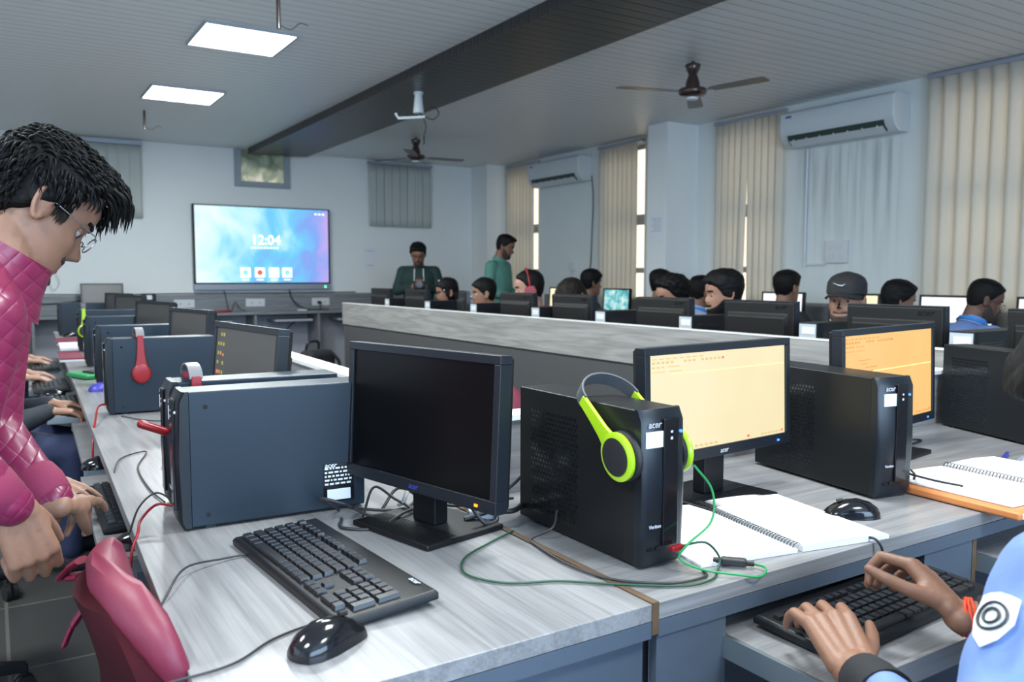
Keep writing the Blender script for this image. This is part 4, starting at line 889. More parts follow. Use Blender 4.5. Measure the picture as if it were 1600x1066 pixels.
t = thing('ballpoint_pen', 'blue and silver pen beside the grey mouse at the right', 'pen', (2.40, 1.20, DZ), R_(20)); MB().cyl((-.06, 0, .006), (.05, 0, .006), .005).build('barrel', 'blueled' if False else 'logoblue', t, smooth=True); MB().cyl((-.075, 0, .006), (-.06, 0, .006), .001, .005).build('tip', 'chrome', t, smooth=True)
for i, (x, y, z, w_, d_, m_, lb) in enumerate(((.50, 7.1, .75, .20, .55, 'rexine_pale', 'red and white file lying under the far mouse on the left desk'), (.46, 6.6, .75, .14, .5, 'paper', 'loose brownish papers on the far left desk'), (.40, 5.78, .75, .13, .55, 'rexine_pale', 'pink file with a white edge on the left desk before the lime headset'))):
    t = thing('document_file', lb, 'file', (x, y, z), -LA); MB().bx(-w_/2, w_/2, -d_/2, d_/2, .001, .012).build('pages', 'paper', t); MB().bx(-w_/2, w_/2, -d_/2+.01, d_/2, .0125, .022).build('cover', m_, t, bevel=.002)
t = thing('pencil_case', 'green pencil case on the left desk beside a tower', 'pencil case', (.39, 4.62, DZ), R_(20)); MB().box((0, 0, .012), (.11, .22, .022)).build('pouch', 'green', t, bevel=.008); MB().box((.02, -.02, .028), (.05, .12, .01)).build('flap', 'chairblack', t, bevel=.004)
t = thing('backpack', 'black backpack on the floor at the far end of the partition', 'bag', (2.72, 7.95, 0), R_(20))
MB().box((0, 0, .27), (.34, .22, .52)).build('main_body', 'blackcloth', t, bevel=.07, seg=4); MB().box((0, -.13, .18), (.26, .08, .26)).build('front_pocket', 'blackcloth', t, bevel=.03); MB().tube(smoothpath([(-.08, .08, .5), (-.06, .06, .60), (.06, .06, .60), (.08, .08, .5)]), .014).tube(smoothpath([(.1, -.1, .5), (.16, -.14, .4), (.14, -.14, .25)]), .016).build('straps', 'chairblack', t, smooth=True)

# ------------------------------------------------------------------ office chairs (facing +Y locally)
def chair(label, loc, rz, top=.86, group=None, worn=False, arms=True, m='rexine'):
    t = thing('office_chair', label, 'chair', loc, rz, group)
    MB().box((0, .02, .475), (.48, .46, .09)).build('seat', m, t, bevel=.035, seg=4)
    zb, zt = .50, top
    mb = MB(); rings = []
    for k in range(13):
        u = k/12; z = zb+(zt-zb)*u; hw = .235*(1-.10*(1-u))*(1 if u < .75 else math.sqrt(max(.05, 1-((u-.75)/.25)**2*.72))); yb = -.235-.05*u+.02*math.sin(u*3.1)
        th = .030 if u < .9 else .030*math.sqrt(max(.2, 1-((u-.9)/.1)**2))
        ring = []
        for a in range(20):
            an = 2*math.pi*a/20; cx = math.copysign(abs(math.cos(an))**.45, math.cos(an)); cy = math.copysign(abs(math.sin(an))**.7, math.sin(an))
            ring.append((hw*cx, yb+th*cy+.03*(cx*cx), z))
        rings.append(ring)
    br = mb.loops(rings).build('backrest', 'rexine_pale' if worn else m, t, smooth=True)
    bk = MB(); rings = []
    for k in range(17):
        u = k/16; z = zb+.02+(zt-zb-.06)*u; hw = (.222 if worn else .20)*(1 if u < .7 else math.sqrt(1-.75*((u-.7)/.3)**2)); yb = -.277-.05*u*(zt-zb-.07)/(zt-zb)+.02*math.sin(u*2.9)
        rings.append([(hw*s_, yb+.03*(s_*s_)-.012, z) for s_ in (-1, -.5, 0, .5, 1)]+[(hw*s_, yb+.03*(s_*s_)+.03, z) for s_ in (1, .5, 0, -.5, -1)])
    bk.loops(rings).build('back_panel', 'rexine_dark', t, smooth=40)
    if worn:
        for px, pz, dx, dz in ((-.19, zt-.05, -.03, -.035), (-.20, zt-.08, -.035, -.01), (-.20, zt-.14, -.01, -.06)):
            MB().tube(smoothpath([(px, -.29, pz), (px+dx*.5, -.305, pz+dz*.4), (px+dx, -.32, pz+dz)]), [.016]*8+[.012]*8+[.006], 8, .4).build('torn_strip', 'rexine', br)
        MB().box((.17, -.33, zt-.16), (.012, .01, .08), Matrix.Rotation(R_(-15), 3, 'Y')).build('exposed_foam', 'foamyellow', br, bevel=.004)
    MB().tube([(0, -.3, .62), (0, -.27, .46), (0, -.1, .40), (0, 0, .40)], .022, 10, .5).build('back_support', 'chairblack', t, smooth=True)
    MB().cyl((0, 0, .40), (0, 0, .12), .028).cyl((0, 0, .43), (0, 0, .38), .09).build('column', 'chairblack', t, smooth=True)
    for k in range(5):
        a = R_(72*k+20); c, s = math.cos(a), math.sin(a)
        lg = MB().loops([[(c*r-s*w_, s*r+c*w_, z1), (c*r+s*w_, s*r-c*w_, z1), (c*r+s*w_, s*r-c*w_, z0), (c*r-s*w_, s*r+c*w_, z0)] for r, w_, z1, z0 in ((.02, .03, .155, .10), (.17, .024, .125, .085), (.29, .018, .095, .07))]).build('base_leg', 'chairblack', t, bevel=.005)
        MB().cyl((c*.28-s*.022, s*.28+c*.022, .03), (c*.28-s*.006, s*.28+c*.006, .03), .03).cyl((c*.28+s*.022, s*.28-c*.022, .03), (c*.28+s*.006, s*.28-c*.006, .03), .03).cyl((c*.28, s*.28, .03), (c*.28, s*.28, .075), .01).build('caster', 'wire', lg, smooth=True)
    if arms:
        for s in (-1, 1): MB().tube(smoothpath([(s*.22, -.08, .43), (s*.28, -.09, .5), (s*.28, -.1, .64), (s*.27, -.02, .68), (s*.27, .12, .675), (s*.25, .16, .6), (s*.23, .12, .44)]), .016, 10, 1.3).build('armrest', 'chairblack', t, smooth=True)
    return t
chair('worn red chair with a torn faded back pushed under the near left desk', (.405, 1.33, 0), R_(-88), top=.84, worn=True, arms=False)
pc = chair('faded pink chair back showing between the dark monitor and the labelled tower', (1.24, 2.12, 0), R_(170), top=.93, worn=True, arms=False)
CG = 'red office chairs of seated students'
cp = chair('red chair of the student in navy trousers on the left row', (-.08, 3.95, 0), R_(-90), group=CG, arms=False, top=.8)
dup(cp, (-.12, 5.4, 0), R_(-90), 'red chair of the second student on the left row')
chair('black chair whose wheeled base shows at the lower left corner', (-.24, 2.78, 0), R_(-84), arms=False, top=.8, m='chairblack')
#@@CHAIRS
# ------------------------------------------------------------------ people
HZ = np.array([-.122, -.114, -.100, -.085, -.068, -.050, -.032, -.012, .010, .032, .055, .078, .098, .112, .120])
HF = np.array([.050, .078, .090, .091, .090, .088, .088, .084, .083, .090, .090, .078, .056, .030, .006])
HB = np.array([.010, -.004, -.022, -.046, -.064, -.074, -.084, -.092, -.098, -.101, -.100, -.093, -.078, -.052, -.020])
HW = np.array([.018, .032, .045, .053, .059, .063, .067, .071, .073, .075, .076, .073, .061, .040, .012])
def head_point(z, th, off=0., features=True):
    f = np.interp(z, HZ, HF); b = np.interp(z, HZ, HB); w_ = np.interp(z, HZ, HW)
    c = (f+b)/2; a = (f-b)/2; ct, st = np.cos(th), np.sin(th); p = 2/2.35
    x = c+(a+off)*np.sign(ct)*np.abs(ct)**p; y = (w_+off)*np.sign(st)*np.abs(st)**p
    if features:
        fr = np.clip(ct, 0, 1)
        def g(v, m, s): return np.exp(-((v-m)/s)**2)
        nose = np.interp(z, [-.05, -.040, -.032, -.020, .0, .018, .03], [0, .012, .028, .026, .013, .003, 0]); nw = np.interp(z, [-.04, -.03, .0, .02], [.017, .015, .009, .010])
        x = x+nose*g(y, 0, nw)*(fr > .2)
        x = x-.010*g(z, .004, .015)*(g(y, .033, .016)+g(y, -.033, .016))*fr
        x = x+.005*g(z, .024, .008)*g(np.abs(y), .03, .022)*fr
        x = x+.0055*(g(z, -.062, .006)+g(z, -.075, .006))*g(y, 0, .022)*fr - .003*g(z, -.0685, .003)*g(y, 0, .024)*fr
        x = x+.006*g(z, -.100, .012)*g(y, 0, .02)*fr-.004*g(z, -.086, .006)*g(y, 0, .025)*fr
        x = x+.003*g(z, -.022, .016)*g(np.abs(y), .045, .016)*fr
    return x, y
def head_grid(nz=56, nt=64, offf=None, zs=1.):
    zz = np.concatenate([[-.1235], np.linspace(-.120, .118, nz), [.1215]]); th = np.linspace(0, 2*np.pi, nt, endpoint=False); V = []
    for z in zz:
        zc = np.full(nt, z); x, y = head_point(zc, th); P = np.stack([x, y, zc], 1)
        V.append(P)
    V = np.array(V)
    # rim collapse
    V[0, :, :2] = V[0, :, :2].mean(0)+(V[0, :, :2]-V[0, :, :2].mean(0))*.5
    V[-1, :, :2] = V[-1, :, :2].mean(0)+(V[-1, :, :2]-V[-1, :, :2].mean(0))*.6
    if offf is not None:
        c = np.array([-.005, 0, 0]); N = V-c; N[:, :, 2] *= .8; N /= np.linalg.norm(N, axis=2)[:, :, None]
        V = V+N*offf(V, N)[:, :, None]
    return V
def grid_mb(V):
    mb = MB(); mb.loops([[tuple(p) for p in r] for r in V]); return mb
_np_noise_seed = 0
def snoise(P, s, seed=0):
    r = np.random.default_rng(seed); o = np.zeros(P.shape[:-1])
    for k in range(6):
        d = r.normal(size=3)*s; o += np.sin(P @ d + r.uniform(0, 6.28))
    return o/6
def sst(a, b, x): t = np.clip((x-a)/(b-a), 0, 1); return t*t*(3-2*t)
def hair_off(style, vol, seed):
    def f(V, N):
        x, y, z = V[..., 0], V[..., 1], V[..., 2]; P = V
        # hairline height as a function of x: high at the forehead, low at the nape
        side = np.interp(x, [-.10, -.06, -.02, .012, .035, .055, .08], [-.072, -.062, -.018, .014, .050, .074, .088])
        if style == 'long': side = np.interp(x, [-.10, -.03, .0, .03, .06, .10], [-.13, -.13, -.12, -.01, .065, .085])
        if style == 'low': side = np.interp(x, [-.10, -.06, -.02, .02, .05, .10], [-.085, -.075, -.035, .0, .048, .078])
        m = sst(-.010, .010, z-side+.006*snoise(P, 90, seed+3))
        amt = vol*(.45+.55*sst(-.05, .09, z))
        if style == 'quiff': amt = amt*(1+.7*sst(.0, .09, x)*sst(.03, .08, z))
        if style == 'fringe': amt = amt*(1+.5*sst(.03, .1, x))
        n = snoise(P, 70, seed)*.5+snoise(P*np.array([.5, 2.2, 1.2]), 120, seed+1)*.5
        if style == 'curly': n = snoise(P, 150, seed)*.9+snoise(P, 90, seed+5)*.7
        return np.where(m > .02, -.007+(.009+amt*(1+.38*n))*m, -.007)
    return f
def beard_off(full, seed=0):
    def f(V, N):
        x, y, z = V[..., 0], V[..., 1], V[..., 2]
        line = np.interp(x, [.0, .03, .06, .09, .12], [-.01, -.030, -.058, -.070, -.070]) if full else np.full_like(x, -.30)
        m = sst(-.004, .006, line-z)*sst(-.008, .008, x-np.interp(z, [-.12, -.06, .0], [.0, .0, .012]))
        mou = np.exp(-((z+.053)/.0075)**2)*(np.abs(y) < .034)*(x > .065)+(0 if full else 1)*np.exp(-((z+.098)/.011)**2)*(np.abs(y) < .022)*(x > .06); lips = np.exp(-((z+.068)/.006)**2)*(np.abs(y) < .020)*(x > .07)
        m = np.clip(m*(1-lips)+1.0*mou, 0, 1)
        return -.004+.0085*m*(1+.2*snoise(V, 300, seed))
    return f
def brow_off():
    def f(V, N):
        x, y, z = V[..., 0], V[..., 1], V[..., 2]; ay = np.abs(y)
        m = np.exp(-((z-(.024+.004*np.sin((ay-.012)*60)))/.0045)**4)*(ay > .013)*(ay < .052)*(x > .03); return -.003+.0055*m
    return f
def basis(F, U):
    F = Vector(F).normalized(); U = Vector(U); S = U.cross(F).normalized(); U = F.cross(S).normalized(); return F, S, U
def head_matrix(c, F, U, s=1.):
    F, S, U = basis(F, U); Mx = Matrix((F, S, U)).transposed().to_4x4() @ Matrix.Scale(s, 4); Mx.translation = Vector(c); return Mx
def ear(mb, s):
    rot = Matrix.Rotation(R_(s*-14), 3, 'Z') @ Matrix.Rotation(R_(-10), 3, 'Y')
    mb.ball((-.012, s*.078, -.008), (.018, .006, .030), 14, 8, rot)
    P = [Vector((.004, 0, -.022)), Vector((-.006, 0, -.032)), Vector((-.016, 0, -.018)), Vector((-.021, 0, .006)), Vector((-.016, 0, .026)), Vector((-.002, 0, .031)), Vector((.008, 0, .020)), Vector((.008, 0, .006))]
    mb.tube(smoothpath([rot @ p+Vector((-.012, s*.083, -.008)) for p in P], 4), .0048, 8)
def hand(mb, wrist, F, N, side, curl=(35, 35, 35, 35), spread=5, s=1., thumb=(35, 20), fore=None):
    # F: direction from wrist to knuckles, N: back of the hand, side +1: thumb on the +S side
    F = Vector(F).normalized(); N = Vector(N); S = N.cross(F).normalized()*side; N = (F.cross(S)*side).normalized()
    if N.dot(Vector(N)) < 0: N = -N
    W = Vector(wrist); L = .088*s
    for k, (o, e) in enumerate(((.030, .028), (.010, .011), (-.010, -.010), (-.028, -.026))):
        mb.rc(W+S*o*.62*s+F*.008, W+F*L*(1-.04*abs(k-1))+S*e*s, .0155*s, .0115*s, 12)
    mb.rc(W-F*.01+S*.008*s, W-F*.01-S*.008*s, .021*s, .021*s, 12)
    mb.rc(W+S*.018*s+F*.015, W+S*.030*s+F*.045*s-N*.006, .017*s, .012*s, 12)
    lens = ((.042, .025, .021), (.046, .029, .023), (.043, .027, .022), (.034, .020, .019))
    for k in range(4):
        e = (.030, .0105, -.010, -.0285)[k]; p = W+F*L*(1-.04*abs(k-1))+S*e*s; an = -R_(8)
        d0 = (F+S*math.tan(R_((1.5-k)*spread))).normalized(); c = R_(curl[k]); bend = 0
        for j, ln in enumerate(lens[k]):
            bend += c*(.55, 1.0, .6)[j]; d = (d0*math.cos(bend)-N*math.sin(bend)).normalized()
            q = p+d*ln*s; mb.rc(p, q, (.0094, .0084, .0076)[j]*s, (.0086, .0077, .0064)[j]*s, 12); p = q
    p = W+S*.026*s+F*.022*s-N*.004; d = (F*math.cos(R_(thumb[0]))+S*math.sin(R_(thumb[0]))-N*math.sin(R_(thumb[1]))).normalized()
    for j, ln in enumerate((.040, .032, .026)):
        q = p+d*ln*s; mb.rc(p, q, (.0135, .0105, .0092)[j]*s, (.0108, .0094, .0072)[j]*s, 12); p = q; d = (d+F*.25-S*.06).normalized()
def ell(c, a, b, n=28):
    c, a, b = Vector(c), Vector(a), Vector(b); return [c+a*math.cos(2*math.pi*k/n)+b*math.sin(2*math.pi*k/n) for k in range(n)]
def person(label, J, skin='skinB', hair='hair', style='short', vol=.016, beard=0, shirt='ltblue', pants='navy', voxel=.008, glasses=False, sleeves='long', seed=1, group=None, hands=True, collar=None, wrinkle=.004, hs=1., thick=1., browhair=True, neckline=.0, legs=True, long_hair=False, cvoxel=None, send=.93):
    t = thing('person', label, 'person', J.get('base', (0, 0, 0)), 0, group)
    B = Vector(J.get('base', (0, 0, 0)))
    g = lambda k: Vector(J[k])-B
    H = g('head'); F, S, U = basis(J['face'], J['up']); N = g('neck'); P = g('pelvis'); sd = Vector(J['side']).normalized()   # side = towards the person's left
    HM = head_matrix(H, F, U, hs)
    mb = MB(); hd = grid_mb(head_grid()); ear(hd, 1); ear(hd, -1); hd.xform(HM); mb.add(hd.v, hd.f)
    mb.rc(HM @ Vector((-.030, 0, -.045)), N+Vector((0, 0, .0)), .052*hs, .060*thick, 20)
    spine = (N-P); fw = sd.cross(Vector((0, 0, 1))) if abs(spine.normalized().z) > .5 else sd.cross(spine)
    fw = sd.cross(spine).normalized()
    if fw.dot(Vector(J['face'])) < 0 and not J.get('twist'): fw = -fw
    def torso(m_, gg):
        R = []
        for u, a, b, o in ((-.10, .10, .07, 0), (-.04, .155, .11, 0), (.08, .165, .12, 0), (.30, .145, .105, .0), (.55, .165, .120, .008), (.75, .180, .118, .008), (.88, .165, .10, 0), (.97, .10, .075, 0), (1.02, .055, .05, 0)):
            R.append(ell(P+spine*u+fw*o, sd*(a*thick+gg), fw*(b*thick+gg)))
        m_.loops(R)
    torso(mb, 0)
    arms = []
    for s, nm in ((1, 'l'), (-1, 'r')):
        sh = g('shoulder_'+nm) if 'shoulder_'+nm in J else N-spine.normalized()*.055+sd*s*.165*thick
        el = g('elbow_'+nm); wr = g('wrist_'+nm); arms.append((s, nm, sh, el, wr))
        mb.chain([N-spine.normalized()*.03+sd*s*.05, sh, el, wr], [.05, .052, .040, .026]); mb.rc(el, (el*.6+wr*.4), .040, .038)
        if hands:
            hf = J.get('hand_'+nm, (wr-el)); hn = J.get('back_'+nm, (0, 0, 1)); hand(mb, wr, hf, hn, J.get('thumb_side_'+nm, s*-1), J.get('curl_'+nm, (30, 34, 38, 42)), s=J.get('hand_s', 1.), thumb=J.get('thumb_'+nm, (35, 20)), spread=J.get('spread_'+nm, 5))
    lg = []
    if legs:
        for s, nm in ((1, 'l'), (-1, 'r')):
            hp = P+sd*s*.09; kn = g('knee_'+nm); ak = g('ankle_'+nm); lg.append((s, hp, kn, ak)); mb.chain([hp, kn, ak], [.078, .052, .036]); ft = Vector((fw.x, fw.y, 0)).normalized(); mb.rc(ak+Vector((0, 0, -.03)), ak+ft*.13+Vector((0, 0, -.045)), .034, .026)
    body = remeshed(mb, 'body', skin, t, voxel, 2)
    # hair and face
    h = grid_mb(head_grid(70, 96, hair_off(style, vol, seed))).xform(HM); hobj = h.build('hair', hair, t, smooth=180)
    if style == 'long' or long_hair:
        m2 = MB(); m2.loops([[HM @ Vector((-.055+.05*math.cos(a)*w_-dx, .075*math.sin(a)*w_, z)) for a in [2*math.pi*k/20 for k in range(20)]] for z, w_, dx in ((.03, .8, .0), (-.02, 1.05, .01), (-.08, 1.05, .02), (-.13, .9, .025), (-.18, .6, .03))]); m2.build('hair_length', hair, hobj, smooth=180)
    if beard: grid_mb(head_grid(80, 110, beard_off(beard > 1, seed))).xform(HM).build('beard', 'beard' if beard != 3 else hair, t, smooth=180)
    grid_mb(head_grid(110, 130, brow_off())).xform(HM).build('eyebrows', hair, t, smooth=180)
    for s in (1, -1):
        e = MB().ball((0, 0, 0), .0112, 14, 10).xform(HM @ Matrix.Translation((.0655, s*.033, .003))).build('eye', 'eyewhite', t, smooth=True)
        MB().ball((0, 0, 0), (.004, .0068, .0068), 12, 8).xform(HM @ Matrix.Translation((.0742, s*.033, .001))).build('iris', 'pupil', e, smooth=True)
        MB().loops([[HM @ Vector((.0650+.0128*math.cos(a)*math.cos(b_), s*.033+.0128*math.sin(b_), .0035+.0128*math.sin(a)*math.cos(b_))) for b_ in [R_(q) for q in range(-80, 81, 20)]] for a in [R_(q) for q in (8, 25, 45, 65, 85)]], close=False, caps=False).build('eyelid', skin, e, smooth=180)
    mo = MB(); mo.ball((0, 0, 0), (.004, .021, .0035), 14, 8); mo.xform(HM @ Matrix.Translation((.0885, 0, -.0685))).build('lips', 'lip', t, smooth=True)
    if glasses:
        gl = MB()
        for s in (1, -1):
            gl.tube([(.101, s*.033+.021*math.cos(a), -.002+.017*math.sin(a)) for a in [2*math.pi*k/20 for k in range(21)]], .0013, 6); gl.tube([(.101, s*.054, .004), (.09, s*.074, .006), (.0, s*.084, .006), (-.015, s*.082, -.004)], .0013, 6)
        gl.tube([(.101, .013, .0), (.105, 0, .004), (.101, -.013, .0)], .0013, 6); go = gl.xform(HM).build('spectacles', 'lens' if glasses == 1 else 'wire', t, smooth=True)
    # clothes
    cv = cvoxel or max(voxel, .007)
    sm = MB(); torso(sm, .013)
    for s, nm, sh, el, wr in arms:
        e2 = wr if sleeves == 'long' else el+(wr-el)*.15
        sm.chain([N-spine.normalized()*.04+sd*s*.055, sh, el, el+(e2-el)*send], [.058, .066*thick, .056*thick, .038 if sleeves == 'long' else .05])
    sm.tube([N-spine.normalized()*.03, N+(H-N).normalized()*(.02+neckline)], [.078, .070], 20)
    dn = lambda co: wrinkle*(snoise(co, 28, seed)+.6*snoise(co*np.array([1, 1, .4]), 60, seed+2))
    remeshed(sm, 'shirt', shirt, t, cv, 3, dn)
    if collar:
        cc = N+(H-N).normalized()*.035; ax = (H-N).normalized(); MB().loops([ell(cc+ax*a, sd*r, sd.cross(ax).normalized()*r*.95, 24) for a, r in ((-.025, .083), (.0, .076), (.022, .070), (.020, .064), (-.02, .066))], caps=False).build('collar', collar, t, smooth=True)
    if legs:
        pm = MB(); pm.loops([ell(P+spine*u, sd*(a*thick), fw*(b*thick)) for u, a, b in ((-.13, .09, .06), (-.06, .168, .122), (.08, .172, .128), (.14, .165, .12))])
        for s, hp, kn, ak in lg: pm.chain([hp, kn, ak+Vector((0, 0, .03))], [.098, .068, .052])
        remeshed(pm, 'trousers', pants, t, .012, 3, dn)
        for s, hp, kn, ak in lg:
            ft = Vector((fw.x, fw.y, 0)).normalized(); MB().rc(ak+Vector((0, 0, -.035)), ak+ft*.15+Vector((0, 0, -.045)), .043, .034).build('shoe', 'blackcloth', t, smooth=True)
    return t, HM
M['lip'] = mat('lips', (.25, .09, .075), .45)
def seated(x, y, ztop, face, hyaw=0, hpitch=0, lean=.10, roll=0, wz=.80, reach=.36, hs=1.):
    # face: body heading in degrees; hyaw: head turn (left positive); hpitch: chin down positive
    a = R_(face); f = Vector((math.cos(a), math.sin(a), 0)); s = Vector((-f.y, f.x, 0)); ha = a+R_(hyaw); p = R_(hpitch)
    hf = Vector((math.cos(ha)*math.cos(p), math.sin(ha)*math.cos(p), -math.sin(p))); hu = Vector((math.cos(ha)*math.sin(p), math.sin(ha)*math.sin(p), math.cos(p)))
    head = Vector((x, y, ztop-.135*hs)); nk = head-hu*.125*hs-hf*.035-Vector((0, 0, .055)); pel = Vector((nk.x, nk.y, .58))-f*lean*1.4
    J = dict(base=(pel.x, pel.y, 0), head=head, face=hf, up=hu, neck=nk, pelvis=pel, side=s)
    for k, q in (('l', 1), ('r', -1)):
        J['elbow_'+k] = nk+s*q*.24+f*.10-Vector((0, 0, .30)); J['wrist_'+k] = nk*1.0+f*reach+s*q*.12; J['wrist_'+k].z = wz
        J['knee_'+k] = Vector((pel.x, pel.y, .52))+f*.42+s*q*.13; J['ankle_'+k] = Vector((pel.x, pel.y, .09))+f*.40+s*q*.13; J['hand_'+k] = f-Vector((0, 0, .1))
    return J
def standing(x, y, ztop, face, hyaw=0, hpitch=0):
    a = R_(face); f = Vector((math.cos(a), math.sin(a), 0)); s = Vector((-f.y, f.x, 0)); ha = a+R_(hyaw); p = R_(hpitch)
    hf = Vector((math.cos(ha)*math.cos(p), math.sin(ha)*math.cos(p), -math.sin(p))); hu = Vector((math.cos(ha)*math.sin(p), math.sin(ha)*math.sin(p), math.cos(p)))
    head = Vector((x, y, ztop-.135)); nk = head-hu*.125-hf*.035-Vector((0, 0, .055)); pel = Vector((nk.x, nk.y, nk.z-.52))
    J = dict(base=(pel.x, pel.y, 0), head=head, face=hf, up=hu, neck=nk, pelvis=pel, side=s)
    for k, q in (('l', 1), ('r', -1)):
        J['elbow_'+k] = nk+s*q*.23-Vector((0, 0, .32)); J['wrist_'+k] = nk+s*q*.24+f*.05-Vector((0, 0, .57)); J['hand_'+k] = Vector((0, 0, -1)); J['back_'+k] = s*q
        J['knee_'+k] = Vector((pel.x, pel.y, pel.z*.55))+s*q*.10; J['ankle_'+k] = Vector((pel.x, pel.y, .09))+s*q*.10
    return J
def ring_at(HM, pts, r, m, name, parent): return MB().tube(smoothpath([HM @ Vector(p) for p in pts]), r, 8).build(name, m, parent, smooth=True)
def lanyard(t, J, m='lanyard'):
    B = Vector(J['base']); N = Vector(J['neck'])-B; H = Vector(J['head'])-B; ax = (H-N).normalized(); sd = Vector(J['side']); fw = sd.cross(ax).normalized()
    MB().loops([ell(N+ax*(.035+a), sd*r, fw*r, 24) for a, r in ((-.012, .088), (.010, .082), (.009, .079), (-.012, .085))], caps=False).build('lanyard', m, t, smooth=True)

def chair_at(J, face, label): return dup(cp2, (J['base'][0], J['base'][1], 0), R_(face-90), label)
cp2 = chair('red chair of the boy in the black cap', (3.6, 2.6, 0), R_(90), group=CG, arms=False, top=.98)

# third row, facing the camera side
J = seated(3.48, 6.62, 1.246, 172, hyaw=-8, hpitch=14)
t, HM = person('seated girl with a white-studded hair band and spectacles looking down', J, 'skinB', style='long', vol=.016, glasses=1, shirt='bluedark', seed=11)
ring_at(HM, [(.035, -.083, .03), (.045, -.05, .095), (.045, 0, .125), (.045, .05, .095), (.035, .083, .03)], .005, 'plate', 'hair_band', t); chair_at(J, 172, 'chair of the girl with the hair band')
J = seated(3.46, 5.93, 1.25, 165, hyaw=-10, hpitch=6)
t, HM = person('seated girl in thin spectacles and dark blue top with hair tied back', J, 'skinA', style='low', vol=.014, glasses=1, shirt='bluedark', seed=12); chair_at(J, 165, 'chair of the girl in thin spectacles')
J = seated(3.44, 5.22, 1.312, 165, hyaw=-12, hpitch=8, hs=1.12)
t, HM = person('seated young man in bright blue jacket wearing a red headset', J, 'skinC', style='short', vol=.012, shirt='royal', seed=13, hs=1.12); chair_at(J, 165, 'chair of the young man with the red headset')
ring_at(HM, [(.0, -.09, .0), (.0, -.088, .06), (.0, -.05, .125), (.0, 0, .142), (.0, .05, .125), (.0, .088, .06), (.0, .09, .0)], .0075, 'red', 'headset_band', t)
for s in (1, -1): MB().lathe([(0, -.012), (.036, -.012), (.04, 0), (.034, .012), (0, .013)]).xform(HM @ Matrix.Translation((.0, s*.096, -.012)) @ Matrix.Rotation(R_(90), 4, 'X')).build('ear_cup', 'red', t, smooth=True)
ring_at(HM, [(.0, .10, -.02), (.05, .10, -.05), (.10, .075, -.065)], .004, 'red', 'microphone', t)
J = seated(3.45, 4.66, 1.245, 178, hyaw=0, hpitch=58, lean=.14)
person('seated student bending down, only tousled dark hair visible above the monitor', J, 'skinB', style='curly', vol=.022, hair='hairbrown', shirt='darkjkt', seed=14)
J = seated(3.60, 3.84, 1.262, 170, hyaw=-8, hpitch=12)
person('seated young man with curly black hair peering over a monitor', J, 'skinA', style='curly', vol=.030, shirt='paleblue', seed=15)
J = seated(3.47, 3.29, 1.297, 165, hyaw=-12, hpitch=6, hs=1.02)
person('seated bearded young man in profile with thick swept-back hair', J, 'skinA', style='low', vol=.024, beard=3, shirt='paleblue', seed=16, hs=1.02); chair_at(J, 165, 'chair of the bearded young man')
J = seated(3.50, 2.52, 1.275, 190, hyaw=8, hpitch=-2)
t, HM = person('seated boy in a black cap looking towards the camera', J, 'skinA', style='short', vol=.008, beard=2, shirt='blackcloth', seed=17, collar='plate')
V = head_grid(60, 64, lambda V, N: -.010+sst(.024, .034, V[..., 2]-.28*np.minimum(V[..., 0], 0)*-.35)*(.024+.010*sst(.05, .11, V[..., 2]))); cap = grid_mb(V).xform(HM).build('cap', 'blackcloth', t, smooth=180)
rows = []
for k in range(7):
    u = k/6; rows.append([HM @ Vector(((.090+u*.082)*math.cos(q)-.005*(1-u), (.082+u*.004)*math.sin(q), .050-.024*u-.022*math.sin(q)**2*(1-.2*u))) for q in [R_(a) for a in range(-80, 81, 10)]])
br = MB(); br.loops(rows, close=False, caps=False); vo = br.build('cap_visor', 'blackcloth', cap, smooth=180); sd_ = vo.modifiers.new('s', 'SOLIDIFY'); sd_.thickness = .004
sw = MB(); sw.tube([HM @ Vector(p) for p in ((.106, .026, .082), (.112, .014, .073), (.113, .0, .075), (.108, -.030, .086))], [.0015, .004, .003, .0008], 8, .5); sw.build('tick_logo', 'ui_logo' if 'ui_logo' in M else 'sticker', cap, smooth=True); chair_at(J, 190, 'chair behind the orange screen row')
# window wall row, backs to the camera
J = seated(4.95, 6.40, 1.330, -10, hyaw=0, hpitch=6)
t, _ = person('dark-jacketed student seen from behind, facing the teal forest screen', J, 'skinB', style='low', vol=.020, shirt='darkjkt', seed=21, collar='plate'); chair_at(J, -10, 'chair of the dark-jacketed student')
J = seated(5.0, 5.47, 1.322, 5, hyaw=10, hpitch=4)
person('student seen from behind in a pale shirt, half hidden by the curly-haired young man', J, 'skinB', style='low', vol=.020, shirt='paleblue', seed=22)
J = seated(4.85, 4.83, 1.268, 0, hyaw=-8, hpitch=8)
t, _ = person('student seen from behind in a pale shirt with a blue lanyard', J, 'skinB', style='low', vol=.016, shirt='paleblue', seed=23, collar='paleblue'); lanyard(t, J); chair_at(J, 0, 'chair of the student with lanyard behind the bearded man')
J = seated(4.90, 4.02, 1.312, 5, hyaw=-6, hpitch=4)
person('boy seen from behind with a violet-blue collar on a black top', J, 'skinB', style='short', vol=.014, shirt='blackcloth', seed=24, collar='violetblue'); chair_at(J, 5, 'chair of the boy with the violet-blue collar')
J = seated(4.88, 3.13, 1.235, -10, hyaw=-22, hpitch=12)
person('student with short black hair turned right, just above the big monitor back', J, 'skinB', style='short', vol=.022, shirt='darkjkt', seed=25)
J = seated(5.08, 2.70, 1.250, -15, hyaw=-28, hpitch=22, lean=.1)
t, HM = person('student in light blue shirt with lanyard and spectacles seen from behind', J, 'skinD', style='short', vol=.012, beard=2, glasses=2, shirt='ltblue', seed=26, collar='ltblue', thick=1.12, cvoxel=.008); lanyard(t, J); chair_at(J, -15, 'dark red chair of the student in the light blue shirt')
